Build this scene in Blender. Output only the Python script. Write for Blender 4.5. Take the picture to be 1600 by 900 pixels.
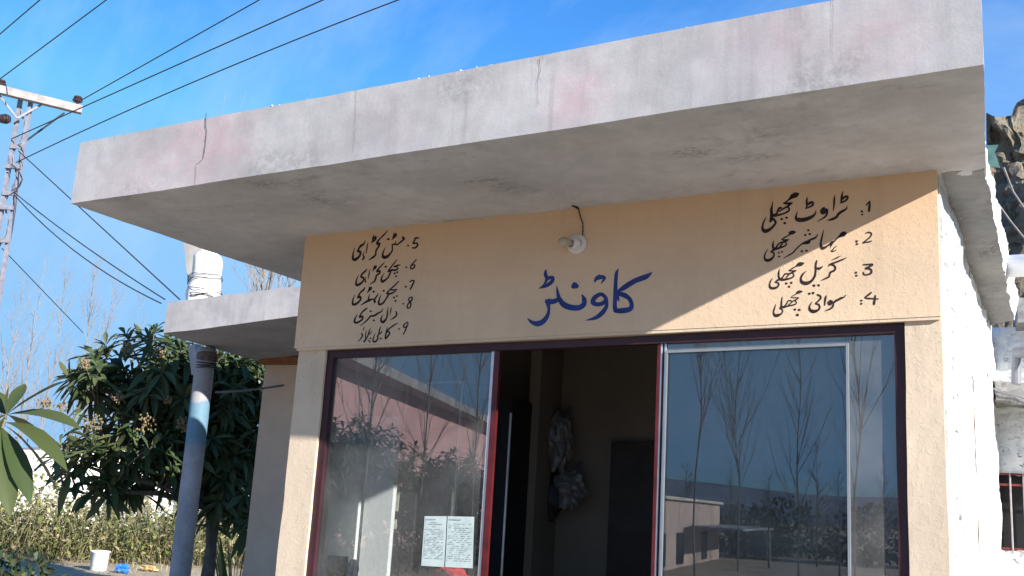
import bpy, bmesh, math, random
from mathutils import Vector, noise, Matrix
from math import sin, cos, pi, radians, hypot, atan2, sqrt

for o in list(bpy.data.objects): bpy.data.objects.remove(o)
scene = bpy.context.scene
COL = scene.collection

# ------------------------------------------------------------------ camera
FPX, YAW, PIT, ROLL = 1582.3, -.4463, .2058, .0595
_F = Vector((sin(YAW)*cos(PIT), cos(YAW)*cos(PIT), sin(PIT)))
_R0 = Vector((cos(YAW), -sin(YAW), 0)); _U0 = _R0.cross(_F)
_R = cos(ROLL)*_R0 + sin(ROLL)*_U0; _U = -sin(ROLL)*_R0 + cos(ROLL)*_U0
EYE = Vector((0, 0, 1.6))
cam = bpy.data.cameras.new('camera'); camo = bpy.data.objects.new('camera', cam); COL.objects.link(camo)
camo.matrix_world = Matrix(((_R.x, _U.x, -_F.x, 0), (_R.y, _U.y, -_F.y, 0), (_R.z, _U.z, -_F.z, 1.6), (0, 0, 0, 1)))
cam.sensor_width = 36; cam.lens = 36*FPX/1600; cam.clip_start = .05; cam.clip_end = 20000
scene.camera = camo

# ------------------------------------------------------------------ sky, sun, exposure
SUN = Vector((3.15, -1.33, 1.48)).normalized()            # towards the sun
SUN_EL = math.asin(SUN.z); SUN_AZ = atan2(SUN.x, SUN.y)
world = bpy.data.worlds.new('World'); scene.world = world; world.use_nodes = True
wn = world.node_tree.nodes; wl = world.node_tree.links
bg = wn['Background']
sky = wn.new('ShaderNodeTexSky'); sky.sky_type = 'NISHITA'; sky.sun_disc = False
sky.sun_elevation = SUN_EL; sky.sun_rotation = SUN_AZ
sky.air_density = 1.25; sky.dust_density = .4; sky.ozone_density = 2.2; sky.altitude = 900
wtc = wn.new('ShaderNodeTexCoord'); wmap = wn.new('ShaderNodeMapping')
wmap.inputs['Rotation'].default_value = (radians(25), radians(35), radians(20)); wmap.inputs['Scale'].default_value = (1.2, 5.0, 2.0)
wno = wn.new('ShaderNodeTexNoise'); wno.inputs['Scale'].default_value = 1.6; wno.inputs['Detail'].default_value = 7; wno.inputs['Roughness'].default_value = .62
wmr = wn.new('ShaderNodeMapRange'); wmr.inputs['From Min'].default_value = .47; wmr.inputs['From Max'].default_value = .85
wmr.inputs['To Min'].default_value = 0; wmr.inputs['To Max'].default_value = .45
wmix = wn.new('ShaderNodeMixRGB'); wmix.inputs['Color2'].default_value = (3.2, 4.2, 5.4, 1)
wl.new(wtc.outputs['Generated'], wmap.inputs['Vector']); wl.new(wmap.outputs['Vector'], wno.inputs['Vector'])
wl.new(wno.outputs['Fac'], wmr.inputs['Value']); wl.new(wmr.outputs['Result'], wmix.inputs['Fac'])
whs = wn.new('ShaderNodeHueSaturation'); whs.inputs['Hue'].default_value = .512; whs.inputs['Saturation'].default_value = 1.40; whs.inputs['Value'].default_value = 1.25
wl.new(sky.outputs['Color'], whs.inputs['Color']); wcap = wn.new('ShaderNodeVectorMath'); wcap.operation = 'MINIMUM'; wcap.inputs[1].default_value = (1.4, 2.8, 4.6)   # soften the glare round the low sun
wl.new(whs.outputs['Color'], wcap.inputs[0]); wl.new(wcap.outputs['Vector'], wmix.inputs['Color1']); wl.new(wmix.outputs['Color'], bg.inputs['Color'])
bg.inputs['Strength'].default_value = .112
sl = bpy.data.lights.new('sun', 'SUN'); slo = bpy.data.objects.new('sun', sl); COL.objects.link(slo)
sl.energy = 5.0; sl.angle = radians(.53); sl.color = (1, .94, .85)
slo.rotation_euler = (-SUN).to_track_quat('-Z', 'Y').to_euler(); slo.location = (30, -20, 30)
scene.view_settings.view_transform = 'Standard'; scene.view_settings.look = 'None'
scene.view_settings.exposure = .95; scene.view_settings.gamma = 1

# ------------------------------------------------------------------ projection of photo points onto real planes
def ray(x, y):
    return (_F*FPX + _R*(x-800) - _U*(y-450)).normalized()
def aty(x, y, Y): d = ray(x, y); return EYE + d*(Y/d.y)
def atx(x, y, X): d = ray(x, y); return EYE + d*(X/d.x)
def atd(x, y, D): d = ray(x, y); return EYE + d*(D/hypot(d.x, d.y))
def T(x, y, z):                                             # the shop stands a little out of level
    return Vector((x, y, z + .0318*x + .0112*(y-6)))

# ------------------------------------------------------------------ mesh helpers
class MB:
    def __init__(s): s.v = []; s.f = []; s.m = []
    def add(s, vs, fs, mi=0):
        b = len(s.v); s.v += [Vector(v) for v in vs]
        for f in fs: s.f.append([b+i for i in f]); s.m.append(mi)
    def box(s, x0, x1, y0, y1, z0, z1, mi=0, tf=None):
        vs = [(x, y, z) for z in (z0, z1) for y in (y0, y1) for x in (x0, x1)]
        if tf: vs = [tf(*v) for v in vs]
        s.add(vs, [(0,2,3,1),(4,5,7,6),(0,1,5,4),(2,6,7,3),(0,4,6,2),(1,3,7,5)], mi)
    def sbox(s, c, n, amp=0, sc=3., mi=0, seed=0, amp2=0):
        """subdivided hexahedron; c = 8 corners ordered like box(), n = (nx, ny, nz)"""
        c = [Vector(v) for v in c]
        def P(u, v, w):
            a = c[0].lerp(c[1], u).lerp(c[2].lerp(c[3], u), v); b = c[4].lerp(c[5], u).lerp(c[6].lerp(c[7], u), v)
            p = a.lerp(b, w)
            if amp: p = p + amp*noise.noise_vector(p*sc + Vector((seed, 0, 0)))
            if amp2: p = p + amp2*noise.noise_vector(p*sc*6 + Vector((seed+9, 0, 0)))
            return p
        for ax in range(3):
            for side in (0, 1):
                a1, a2 = [k for k in range(3) if k != ax]
                na, nb = n[a1], n[a2]; vs = []
                for j in range(nb+1):
                    for i in range(na+1):
                        q = [0, 0, 0]; q[ax] = side; q[a1] = i/na; q[a2] = j/nb
                        vs.append(P(*q))
                fs = []
                flip = (side == 0) ^ (ax == 1)
                for j in range(nb):
                    for i in range(na):
                        k = j*(na+1)+i; f = (k, k+1, k+na+2, k+na+1)
                        fs.append(f[::-1] if flip else f)
                s.add(vs, fs, mi)
    def tube(s, pts, rads, n=8, mi=0, cap=True):
        pts = [Vector(p) for p in pts]
        if not hasattr(rads, '__len__'): rads = [rads]*len(pts)
        b = len(s.v); t0 = (pts[1]-pts[0]).normalized()
        a = t0.orthogonal().normalized()
        for i, p in enumerate(pts):
            t = (pts[min(i+1, len(pts)-1)] - pts[max(i-1, 0)]).normalized()
            a = (a - t*a.dot(t)); a = a.normalized() if a.length > 1e-6 else t.orthogonal().normalized()
            bb = t.cross(a)
            for k in range(n):
                an = 2*pi*k/n; s.v.append(p + (a*cos(an)+bb*sin(an))*rads[i])
        for i in range(len(pts)-1):
            for k in range(n):
                s.f.append([b+i*n+k, b+i*n+(k+1) % n, b+(i+1)*n+(k+1) % n, b+(i+1)*n+k]); s.m.append(mi)
        if cap:
            s.f.append([b+k for k in range(n)][::-1]); s.m.append(mi)
            s.f.append([b+(len(pts)-1)*n+k for k in range(n)]); s.m.append(mi)
    def beam(s, p, q, w, h, mi=0, up=(0, 0, 1)):
        p, q = Vector(p), Vector(q); t = (q-p).normalized(); a = t.cross(Vector(up)).normalized(); u = a.cross(t)
        vs = [e + a*sx*w/2 + u*sz*h/2 for e in (p, q) for sz in (-1, 1) for sx in (-1, 1)]
        s.add(vs, [(0,2,3,1),(4,5,7,6),(0,1,5,4),(2,6,7,3),(0,4,6,2),(1,3,7,5)], mi)
    def lathe(s, prof, c, axis=(0, 0, 1), n=20, mi=0):
        axis = Vector(axis).normalized(); a = axis.orthogonal().normalized(); b_ = axis.cross(a); c = Vector(c); b = len(s.v)
        for r, h in prof:
            for k in range(n):
                an = 2*pi*k/n; s.v.append(c + axis*h + (a*cos(an)+b_*sin(an))*max(r, 1e-4))
        for i in range(len(prof)-1):
            for k in range(n):
                s.f.append([b+i*n+k, b+i*n+(k+1) % n, b+(i+1)*n+(k+1) % n, b+(i+1)*n+k]); s.m.append(mi)
    def build(s, name, mats, parent=None, smooth=False, loc=None):
        me = bpy.data.meshes.new(name)
        off = Vector(loc) if loc is not None else (Vector(parent['_base']) if parent is not None else Vector((0, 0, 0)))
        me.from_pydata([v-off for v in s.v], [], s.f); me.validate()
        for m in (mats if isinstance(mats, (list, tuple)) else [mats]): me.materials.append(m)
        if len(me.polygons) == len(s.m): me.polygons.foreach_set('material_index', s.m)
        if smooth: me.polygons.foreach_set('use_smooth', [True]*len(me.polygons))
        me.update()
        o = bpy.data.objects.new(name, me); COL.objects.link(o)
        o['_base'] = tuple(off)
        if parent is not None: o.parent = parent
        elif loc is not None: o.location = off
        return o
def tag(o, label=None, cat=None, group=None, kind=None):
    if label: o['label'] = label
    if cat: o['category'] = cat
    if group: o['group'] = group
    if kind: o['kind'] = kind
    return o
def thing(name, label, cat, base, group=None):
    o = bpy.data.objects.new(name, None); COL.objects.link(o); o.location = base; o['_base'] = tuple(base)
    o.empty_display_size = .1
    return tag(o, label, cat, group)
def copy_tree(o, parent=None):
    c = o.copy(); COL.objects.link(c); c.parent = parent
    for ch in list(o.children): copy_tree(ch, c)
    return c

# ------------------------------------------------------------------ materials
class NT:
    def __init__(s, name):
        s.mat = bpy.data.materials.new(name); s.mat.use_nodes = True
        s.n = s.mat.node_tree.nodes; s.l = s.mat.node_tree.links; s.b = s.n['Principled BSDF']
        s.pos = s.n.new('ShaderNodeNewGeometry').outputs['Position']
    def link(s, a, b): s.l.new(a, b)
    def noise(s, scale, detail=5, rough=.55, stretch=None, off=None, src=None):
        v = src or s.pos
        if stretch or off:
            m = s.n.new('ShaderNodeMapping'); s.link(v, m.inputs['Vector'])
            if stretch: m.inputs['Scale'].default_value = stretch
            if off: m.inputs['Location'].default_value = off
            v = m.outputs['Vector']
        t = s.n.new('ShaderNodeTexNoise'); t.inputs['Scale'].default_value = scale; t.inputs['Detail'].default_value = detail
        t.inputs['Roughness'].default_value = rough; s.link(v, t.inputs['Vector']); return t.outputs['Fac']
    def rng(s, v, a, b, c=0., d=1.):
        m = s.n.new('ShaderNodeMapRange'); s.link(v, m.inputs['Value'])
        for k, x in zip(('From Min', 'From Max', 'To Min', 'To Max'), (a, b, c, d)): m.inputs[k].default_value = x
        return m.outputs['Result']
    def math(s, op, a, b):
        m = s.n.new('ShaderNodeMath'); m.operation = op
        for i, x in enumerate((a, b)):
            if hasattr(x, 'links'): s.link(x, m.inputs[i])
            else: m.inputs[i].default_value = x
        return m.outputs[0]
    def mix(s, fac, a, b, mode='MIX'):
        m = s.n.new('ShaderNodeMixRGB'); m.blend_type = mode
        for k, x in (('Fac', fac), ('Color1', a), ('Color2', b)):
            if hasattr(x, 'links'): s.link(x, m.inputs[k])
            elif isinstance(x, (int, float)): m.inputs[k].default_value = x
            else: m.inputs[k].default_value = (*x, 1)
        return m.outputs['Color']
    def dist(s, c):
        m = s.n.new('ShaderNodeVectorMath'); m.operation = 'DISTANCE'; s.link(s.pos, m.inputs[0]); m.inputs[1].default_value = c
        return m.outputs['Value']
    def sep(s, i):
        m = s.n.new('ShaderNodeSeparateXYZ'); s.link(s.pos, m.inputs[0]); return m.outputs[i]
    def color(s, c):
        if hasattr(c, 'links'): s.link(c, s.b.inputs['Base Color'])
        else: s.b.inputs['Base Color'].default_value = (*c, 1)
    def bump(s, h, st=.3, d=.01):
        m = s.n.new('ShaderNodeBump'); m.inputs['Strength'].default_value = st; m.inputs['Distance'].default_value = d
        s.link(h, m.inputs['Height']); s.link(m.outputs['Normal'], s.b.inputs['Normal'])
    def rough(s, r, spec=.3):
        s.b.inputs['Roughness'].default_value = r; s.b.inputs['Specular IOR Level'].default_value = spec
def simple(name, c, r=.7, spec=.3, var=.25, sc=6., bump=0., metal=0.):
    t = NT(name); f = t.noise(sc, 6, .6)
    dk = tuple(x*(1-var) for x in c); lt = tuple(min(1, x*(1+var)) for x in c)
    t.color(t.mix(t.rng(f, .3, .7), dk, lt)); t.rough(r, spec); t.b.inputs['Metallic'].default_value = metal
    if bump: t.bump(t.noise(sc*8, 6, .7), bump, .01)
    return t.mat

def concrete_mat(name, base, pinks=(), dark=.35, streak=(1, 1, 1)):
    t = NT(name)
    n1 = t.noise(1.3, 8, .62, stretch=(1, 1, 1.6)); n2 = t.noise(9, 8, .7); n3 = t.noise(70, 4, .6)
    c = t.mix(t.rng(n1, .32, .68), tuple(x*.80 for x in base), tuple(x*1.16 for x in base))
    c = t.mix(t.rng(t.noise(3.2, 7, .68, off=(1, 6, 3)), .48, .70, 0, .55), c, tuple(min(.85, x*1.30) for x in base))
    c = t.mix(t.rng(t.noise(2.6, 7, .7, off=(7, 1, 5)), .50, .72, 0, .5), c, tuple(x*.66 for x in base))
    c = t.mix(t.rng(n2, .35, .75, 0, .40), c, tuple(x*.72 for x in base))
    c = t.mix(t.rng(t.noise(.9, 5, .6, off=(3, 1, 7)), .5, .72, 0, .35), c, (base[0]*.93, base[1]*1.0, base[2]*1.12))
    for (p, r, a) in pinks:
        d = t.rng(t.dist(p), r*.15, r, 1, 0)
        d = t.math('MULTIPLY', t.math('MULTIPLY', d, a), t.rng(t.noise(6, 6, .65, off=p), .28, .62))
        c = t.mix(d, c, (base[0]*1.15, base[1]*.70, base[2]*.78))
    dr_ = t.math('MULTIPLY', t.rng(t.noise(5, 5, .6, stretch=(2.2, 2.2, .16), off=(2, 9, 4)), .52, .72), t.rng(t.noise(1.1, 3, .5, off=(8, 2, 2)), .40, .62))
    c = t.mix(t.math('MULTIPLY', dr_, .5), c, tuple(x*.55 for x in base))
    # dark mould blotches, ragged
    st = t.noise(1.7, 3, .5, stretch=streak, off=(11, 5, 2)); sf = t.noise(26, 6, .75, stretch=streak)
    m = t.math('MULTIPLY', t.rng(st, .60, .70), t.rng(sf, .44, .56))
    c = t.mix(t.math('MULTIPLY', m, dark), c, tuple(x*.22 for x in base))
    c = t.mix(t.rng(n3, .3, .7, 0, .16), c, tuple(x*.6 for x in base))
    t.color(c); t.rough(.92, .15)
    h = t.math('ADD', t.math('MULTIPLY', n2, .7), t.math('MULTIPLY', n3, .5)); t.bump(h, .17, .010)
    return t.mat

pk = lambda x, y: tuple(aty(x, y, 4.62))
pinks = [(pk(330, 210), .42, .55), (pk(255, 245), .50, .38), (pk(900, 152), .26, .55), (pk(1380, 62), .30, .35), (pk(1180, 75), .40, .22), (pk(1240, 70), .26, .2), (pk(170, 290), .4, .2), (pk(600, 190), .35, .15)]
M_slab = concrete_mat('slab_concrete', (.475, .46, .465), [(p, r, a*.95) for p, r, a in pinks], .28)
M_soffit = concrete_mat('soffit_concrete', (.54, .55, .585), (), .55, (.9, 1.6, 1))
M_canopy = concrete_mat('canopy_concrete', (.47, .45, .46), (), .3)
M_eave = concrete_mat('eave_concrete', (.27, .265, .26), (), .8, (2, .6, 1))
M_crack = simple('crack_shadow', (.13, .12, .11), .95)

def plaster_mat(name, base, top, zt=None):
    t = NT(name)
    n1 = t.noise(1.6, 7, .6); n2 = t.noise(14, 6, .65); n3 = t.noise(120, 3, .5)
    c = t.mix(t.rng(n1, .3, .7), tuple(x*.90 for x in base), tuple(x*1.07 for x in base))
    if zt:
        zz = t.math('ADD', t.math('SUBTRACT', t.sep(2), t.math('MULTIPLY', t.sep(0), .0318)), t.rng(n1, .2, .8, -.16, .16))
        c = t.mix(t.rng(zz, zt[0], zt[1], 0, 1), c, top)  # warmer and darker towards the soffit: bounced light put into the plaster colour
    c = t.mix(t.rng(n2, .45, .8, 0, .25), c, tuple(x*.78 for x in base))
    dr_ = t.math('MULTIPLY', t.rng(t.noise(4, 5, .6, stretch=(2.5, 2.5, .2), off=(2, 9, 4)), .52, .75), t.rng(t.noise(1.1, 3, .5, off=(8, 2, 2)), .42, .66))
    c = t.mix(t.math('MULTIPLY', dr_, .45), c, tuple(x*.6 for x in base))
    sp = t.math('MULTIPLY', t.rng(t.noise(.9, 3, .5, off=(4, 4, 4)), .5, .62), t.rng(t.noise(40, 5, .75), .60, .66))
    c = t.mix(t.math('MULTIPLY', sp, .55), c, (.16, .11, .08))
    t.color(c); t.rough(.88, .2)
    h = t.math('ADD', t.math('MULTIPLY', n2, .8), t.math('MULTIPLY', t.rng(t.noise(30, 5, .7), .5, .75), .8)); h = t.math('ADD', h, t.math('MULTIPLY', n3, .15))
    t.bump(h, .22, .012); return t.mat
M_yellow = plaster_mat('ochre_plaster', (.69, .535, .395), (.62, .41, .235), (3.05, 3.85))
M_pier = plaster_mat('pier_plaster', (.65, .535, .415), (.6, .4, .2))
M_sidewall = plaster_mat('side_plaster', (.74, .55, .41), (.6, .4, .2))
def white_mat():
    t = NT('whitewash'); n1 = t.noise(5, 8, .65); n2 = t.noise(13, 7, .7, stretch=(1, .22, 1.3))
    c = t.mix(t.rng(n1, .3, .6), (.50, .54, .58), (.80, .80, .79))
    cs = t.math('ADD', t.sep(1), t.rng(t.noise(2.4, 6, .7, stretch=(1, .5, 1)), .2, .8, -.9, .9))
    c = t.mix(t.math('MULTIPLY', t.rng(cs, 7.9, 8.3, 1, 0), t.rng(t.sep(0), -.02, .06, 1, 0)), c, (.47, .50, .54))  # duller bluish strip by the front corner: its weaker light is put into the colour
    m = t.math('MULTIPLY', t.rng(n2, .58, .64), t.rng(t.noise(1.8, 4, .6), .38, .52))
    c = t.mix(t.math('MULTIPLY', m, .92), c, (.12, .115, .115))
    t.color(c); t.rough(.9, .2); t.bump(t.math('ADD', n1, n2), .6, .03); return t.mat
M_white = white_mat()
M_maroon = simple('maroon_frame_paint', (.040, .013, .019), .45, .4, .3, 5)
M_red = simple('red_jamb_paint', (.085, .011, .014), .4, .45, .35, 7)
M_alu = simple('aluminium', (.62, .64, .68), .35, .5, .15, 9, metal=.6)
M_trim = simple('pale_aluminium_trim', (.20, .225, .255), .45, .4, .08, 9)
M_black = simple('black_paint', (.012, .012, .014), .5, .3, .3)
def paint_mat(name, c, wall):
    t = NT(name); f = t.noise(45, 5, .7, stretch=(1, 1, 2.2)); g = t.noise(7, 4, .6)
    k = t.mix(t.rng(g, .3, .7), tuple(x*.8 for x in c), tuple(x*1.5 for x in c))
    k = t.mix(t.math('MULTIPLY', t.rng(f, .54, .74), t.rng(g, .35, .7, .08, .5)), k, wall)
    t.color(k); t.rough(.75, .2); t.bump(t.noise(120, 3, .5), .2, .004); return t.mat
M_letter = paint_mat('black_sign_paint', (.020, .015, .019), (.40, .28, .19))
M_blue = paint_mat('blue_sign_paint', (.020, .045, .19), (.25, .24, .32))
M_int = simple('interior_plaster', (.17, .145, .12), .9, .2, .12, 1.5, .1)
M_intwhite = simple('interior_white_wall', (.74, .76, .75), .85, .2, .06, 2)
M_darkwood = simple('dark_wood', (.025, .02, .018), .5, .3, .4)
M_wood = simple('orange_beam', (.30, .13, .06), .8, .2, .35, 8, .2)
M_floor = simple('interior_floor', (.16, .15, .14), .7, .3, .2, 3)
M_porc = simple('white_porcelain', (.62, .60, .60), .35, .5, .06)
M_bulb = simple('frosted_bulb', (.42, .37, .28), .25, .5, .08)
M_wire = simple('black_cable', (.02, .018, .018), .6, .3, .2)
M_cable = simple('line_cable', (.035, .04, .045), .6, .3, .2)
M_steel = simple('galvanised_steel', (.24, .24, .29), .55, .4, .25, 12)
M_arm = simple('weathered_crossarm', (.34, .31, .31), .8, .2, .3, 8)
M_ceram = simple('brown_insulator', (.05, .03, .035), .3, .5, .2)
M_paper = None
def glass_mat(name, tint, fac, dust):
    m = bpy.data.materials.new(name); m.use_nodes = True; n = m.node_tree.nodes; l = m.node_tree.links
    n.remove(n['Principled BSDF']); out = n['Material Output']
    tr = n.new('ShaderNodeBsdfTransparent'); tr.inputs['Color'].default_value = (*tint, 1)
    gl = n.new('ShaderNodeBsdfGlossy'); gl.inputs['Roughness'].default_value = .004; gl.inputs['Color'].default_value = (.93, .96, 1, 1)
    fr = n.new('ShaderNodeFresnel'); fr.inputs['IOR'].default_value = 1.5
    mm = n.new('ShaderNodeMath'); mm.operation = 'MULTIPLY_ADD'; mm.inputs[1].default_value = .9; mm.inputs[2].default_value = fac
    l.new(fr.outputs[0], mm.inputs[0])
    df = n.new('ShaderNodeBsdfDiffuse'); df.inputs['Color'].default_value = (.5, .5, .5, 1)
    g = n.new('ShaderNodeNewGeometry'); no = n.new('ShaderNodeTexNoise'); no.inputs['Scale'].default_value = 2.5; no.inputs['Detail'].default_value = 6
    mr = n.new('ShaderNodeMapRange'); mr.inputs['From Min'].default_value = .35; mr.inputs['From Max'].default_value = .8; mr.inputs['To Min'].default_value = dust*.4; mr.inputs['To Max'].default_value = dust*1.6
    l.new(g.outputs['Position'], no.inputs['Vector']); l.new(no.outputs['Fac'], mr.inputs['Value'])
    wv = n.new('ShaderNodeTexNoise'); wv.inputs['Scale'].default_value = 1.2; wv.inputs['Detail'].default_value = 1
    bp = n.new('ShaderNodeBump'); bp.inputs['Strength'].default_value = .02; bp.inputs['Distance'].default_value = .02
    l.new(g.outputs['Position'], wv.inputs['Vector']); l.new(wv.outputs['Fac'], bp.inputs['Height']); l.new(bp.outputs['Normal'], gl.inputs['Normal'])
    m1 = n.new('ShaderNodeMixShader'); m2 = n.new('ShaderNodeMixShader')
    l.new(mm.outputs[0], m1.inputs[0]); l.new(tr.outputs[0], m1.inputs[1]); l.new(gl.outputs[0], m1.inputs[2])
    l.new(mr.outputs['Result'], m2.inputs[0]); l.new(m1.outputs[0], m2.inputs[1]); l.new(df.outputs[0], m2.inputs[2])
    l.new(m2.outputs[0], out.inputs['Surface']); return m
M_glass = glass_mat('window_glass', (.80, .83, .85), .06, .10)
M_glass2 = glass_mat('tinted_window_glass', (.46, .54, .60), .11, .20)

M_glass3 = glass_mat('sliding_door_glass', (.80, .84, .86), .01, .01)
def leaf_mat(name, c1, c2, c3, rough=.45):
    t = NT(name); oi = t.n.new('ShaderNodeNewGeometry')
    c = t.mix(oi.outputs['Random Per Island'], c1, c2); c = t.mix(t.rng(t.noise(1.1, 3, .5), .5, .75), c, c3)
    c = t.mix(t.math('MULTIPLY', oi.outputs['Backfacing'], .45), c, (.16, .17, .09))
    t.color(c); t.rough(rough, .22)
    tl = t.n.new('ShaderNodeBsdfTranslucent'); t.link(c, tl.inputs['Color'])
    mx = t.n.new('ShaderNodeMixShader'); mx.inputs[0].default_value = .16
    t.link(t.b.outputs[0], mx.inputs[1]); t.link(tl.outputs[0], mx.inputs[2]); t.link(mx.outputs[0], t.n['Material Output'].inputs['Surface'])
    return t.mat
M_loquat = leaf_mat('loquat_leaf', (.034, .066, .026), (.115, .140, .060), (.075, .095, .045))
M_sprig = leaf_mat('young_loquat_leaf', (.040, .066, .022), (.075, .095, .032), (.105, .110, .035), .45)
M_bush = leaf_mat('dark_bush_leaf', (.022, .045, .028), (.045, .075, .035), (.03, .05, .03), .5)
M_dry = leaf_mat('dry_weed_leaf', (.085, .125, .035), (.30, .29, .11), (.075, .11, .035), .8)
M_straw = leaf_mat('straw_stem', (.42, .34, .19), (.56, .46, .28), (.34, .27, .15), .85)
M_flower = simple('loquat_flower', (.22, .17, .10), .9, .1, .5, 40)
M_bark = simple('grey_bark', (.16, .14, .12), .9, .15, .35, 10, .4)
M_palebark = simple('pale_poplar_bark', (.25, .225, .21), .9, .15, .25, 6)
def pole_mat():
    t = NT('painted_post'); z = t.sep(2); n = t.noise(4, 6, .6); zz = t.math('ADD', z, t.rng(n, .2, .8, -.10, .10))
    c = t.mix(t.rng(n, .3, .7), (.30, .30, .34), (.44, .44, .47))
    blue = t.math('MULTIPLY', t.rng(zz, 1.86, 2.02), t.rng(zz, 2.50, 2.46, 0, 1))
    c = t.mix(t.math('MULTIPLY', blue, .9), c, (.11, .24, .34))
    c = t.mix(t.math('MULTIPLY', t.rng(zz, 2.46, 2.50), .55), c, (.29, .285, .285))
    c = t.mix(t.rng(t.noise(18, 6, .7), .52, .72, 0, .45), c, (.14, .13, .14))
    t.color(c); t.rough(.6, .3); t.bump(t.noise(40, 5, .6), .2, .01); return t.mat
M_pole = pole_mat()
def ground_mat():
    t = NT('dusty_ground'); n1 = t.noise(.35, 8, .6); n2 = t.noise(6, 8, .7)
    c = t.mix(t.rng(n1, .35, .65), (.33, .28, .20), (.46, .39, .28)); c = t.mix(t.rng(n2, .4, .7, 0, .5), c, (.27, .225, .155))
    t.color(c); t.rough(.95, .1); t.bump(n2, .3, .02); return t.mat
M_ground = ground_mat()
def rock_mat():
    t = NT('rock_face'); n1 = t.noise(.9, 8, .65); n2 = t.noise(5, 8, .7)
    v = t.n.new('ShaderNodeTexVoronoi'); v.inputs['Scale'].default_value = 1.7; t.link(t.pos, v.inputs['Vector'])
    c = t.mix(t.rng(n1, .35, .65), (.14, .118, .088), (.26, .22, .17)); c = t.mix(t.rng(v.outputs['Distance'], .0, .6, .35, 0), c, (.10, .08, .06))
    c = t.mix(t.rng(n2, .35, .7, 0, .6), c, (.36, .32, .255)); t.color(c); t.rough(.95, .1)
    t.bump(t.math('ADD', n2, v.outputs['Distance']), .9, .12); return t.mat
M_rock = rock_mat()
M_hill = simple('far_hill', (.26, .27, .30), .95, .05, .2, .01)
M_compound = simple('limewashed_wall', (.80, .79, .76), .9, .15, .07, 1.2, .2)
M_greenmetal = simple('faded_green_metal', (.10, .20, .18), .5, .4, .3, 14)
M_pipe = simple('white_plastic_pipe', (.62, .63, .66), .4, .4, .08)
M_greypipe = simple('grey_metal_pipe', (.20, .21, .24), .5, .4, .2)
M_bucket = simple('white_bucket_plastic', (.82, .82, .80), .5, .4, .04)
M_sack = simple('white_sack_cloth', (.80, .79, .77), .85, .2, .07, 9, .4)
M_bluebag = simple('blue_plastic', (.03, .17, .60), .4, .5, .3, 30)
M_redcloth = simple('red_cloth', (.52, .02, .04), .8, .2, .3, 12)
M_bag = simple('grey_plastic_bag', (.12, .12, .122), .35, .5, .35, 16)
M_pink = simple('pink_plaster', (.60, .36, .35), .9, .15, .12, .7)
M_cream = simple('cream_plaster', (.58, .52, .44), .9, .15, .12, .7)
M_roofgrey = simple('grey_roof_sheet', (.30, .30, .31), .8, .2, .2, .7)
def paper_mat():
    t = NT('printed_notice_paper')
    c = t.mix(t.rng(t.noise(12, 4, .6), .3, .7), (.42, .51, .52), (.50, .58, .58)); t.color(c); t.rough(.7, .3); return t.mat
M_paper = paper_mat()
M_ink = simple('faded_ink', (.28, .34, .36), .8, .2, .2, 60)
M_brown = simple('dark_cabinet', (.035, .032, .034), .4, .4, .3, 5)
M_card = simple('cream_label_card', (.55, .55, .45), .7, .2, .15, 20)
M_smudge = simple('yellow_label', (.55, .50, .08), .7, .2, .2, 20)

# ================================================================== SETTING
# ground: one sheet, flat round the shop, falling away behind the viewer
def gz(x, y):
    d = 0.
    if y < -36: d = -min(1., (-36-y)/40)**1.3*7.5
    return d
gb = MB(); xs = [-3000, -900, -300, -120, -60, -40] + [-30+i*2 for i in range(26)] + [26, 40, 80, 200, 600, 3000]
ys = [-3000, -900, -400, -200, -120, -90, -76, -66, -56, -46, -36, -24, -14, -8] + [-4+i*2 for i in range(19)] + [40, 60, 100, 250, 700, 3000]
vs = []
for y in ys:
    for x in xs: vs.append((x, y, gz(x, y) + (.05*noise.noise(Vector((x*.2, y*.2, 0))) if y > 8 else 0)))
nx = len(xs)
gb.add(vs, [(j*nx+i, j*nx+i+1, (j+1)*nx+i+1, (j+1)*nx+i) for j in range(len(ys)-1) for i in range(nx-1)])
tag(gb.build('ground', M_ground, smooth=True), 'bare dusty ground of the yard with dry litter', 'ground', kind='structure')

fb = MB(); fb.add([(-9, -30, .004), (14, -30, .004), (14, 6.3, .004), (-9, 6.3, .004)], [(0, 1, 2, 3)])
tag(fb.build('forecourt', simple('forecourt_concrete', (.34, .275, .20), .9, .2, .25, 1.2, .2)), 'worn grey concrete forecourt before the shop', 'pavement', kind='structure')
def hill(name, az0, az1, D, prof, label, mat=None):
    b = MB(); n = 60; rows = []
    for r in range(7):
        t = r/6; row = []
        for i in range(n+1):
            u = i/n; az = radians(az0+(az1-az0)*u); h = prof(u)
            d = D*(1+.5*t); z = h*t**.8 + (h*.14*noise.noise(Vector((u*14, t*4, D))) if 0 < r else -12)
            row.append((sin(az)*d, cos(az)*d, z - (10 if r == 0 else 0)))
        rows += row
    b.add(rows, [(r*(n+1)+i, r*(n+1)+i+1, (r+1)*(n+1)+i+1, (r+1)*(n+1)+i) for r in range(6) for i in range(n)])
    tag(b.build(name, mat or M_hill, smooth=True), label, 'hill', kind='structure')
hill('hills', -75, -38, 1400, lambda u: 95*(.55+.45*sin(u*7+.5)) + 30, 'pale distant hills beyond the compound wall')
hill('hills', 150, 240, 1500, lambda u: 120*(.6+.4*sin(u*9+1.0)) + 25, 'dark hills across the valley reflected in the glass', simple('hazed_scrub_hill', (.16, .18, .215), .95, .05, .25, .01))  # distance haze is put into this lighter, bluer hill colour

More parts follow.
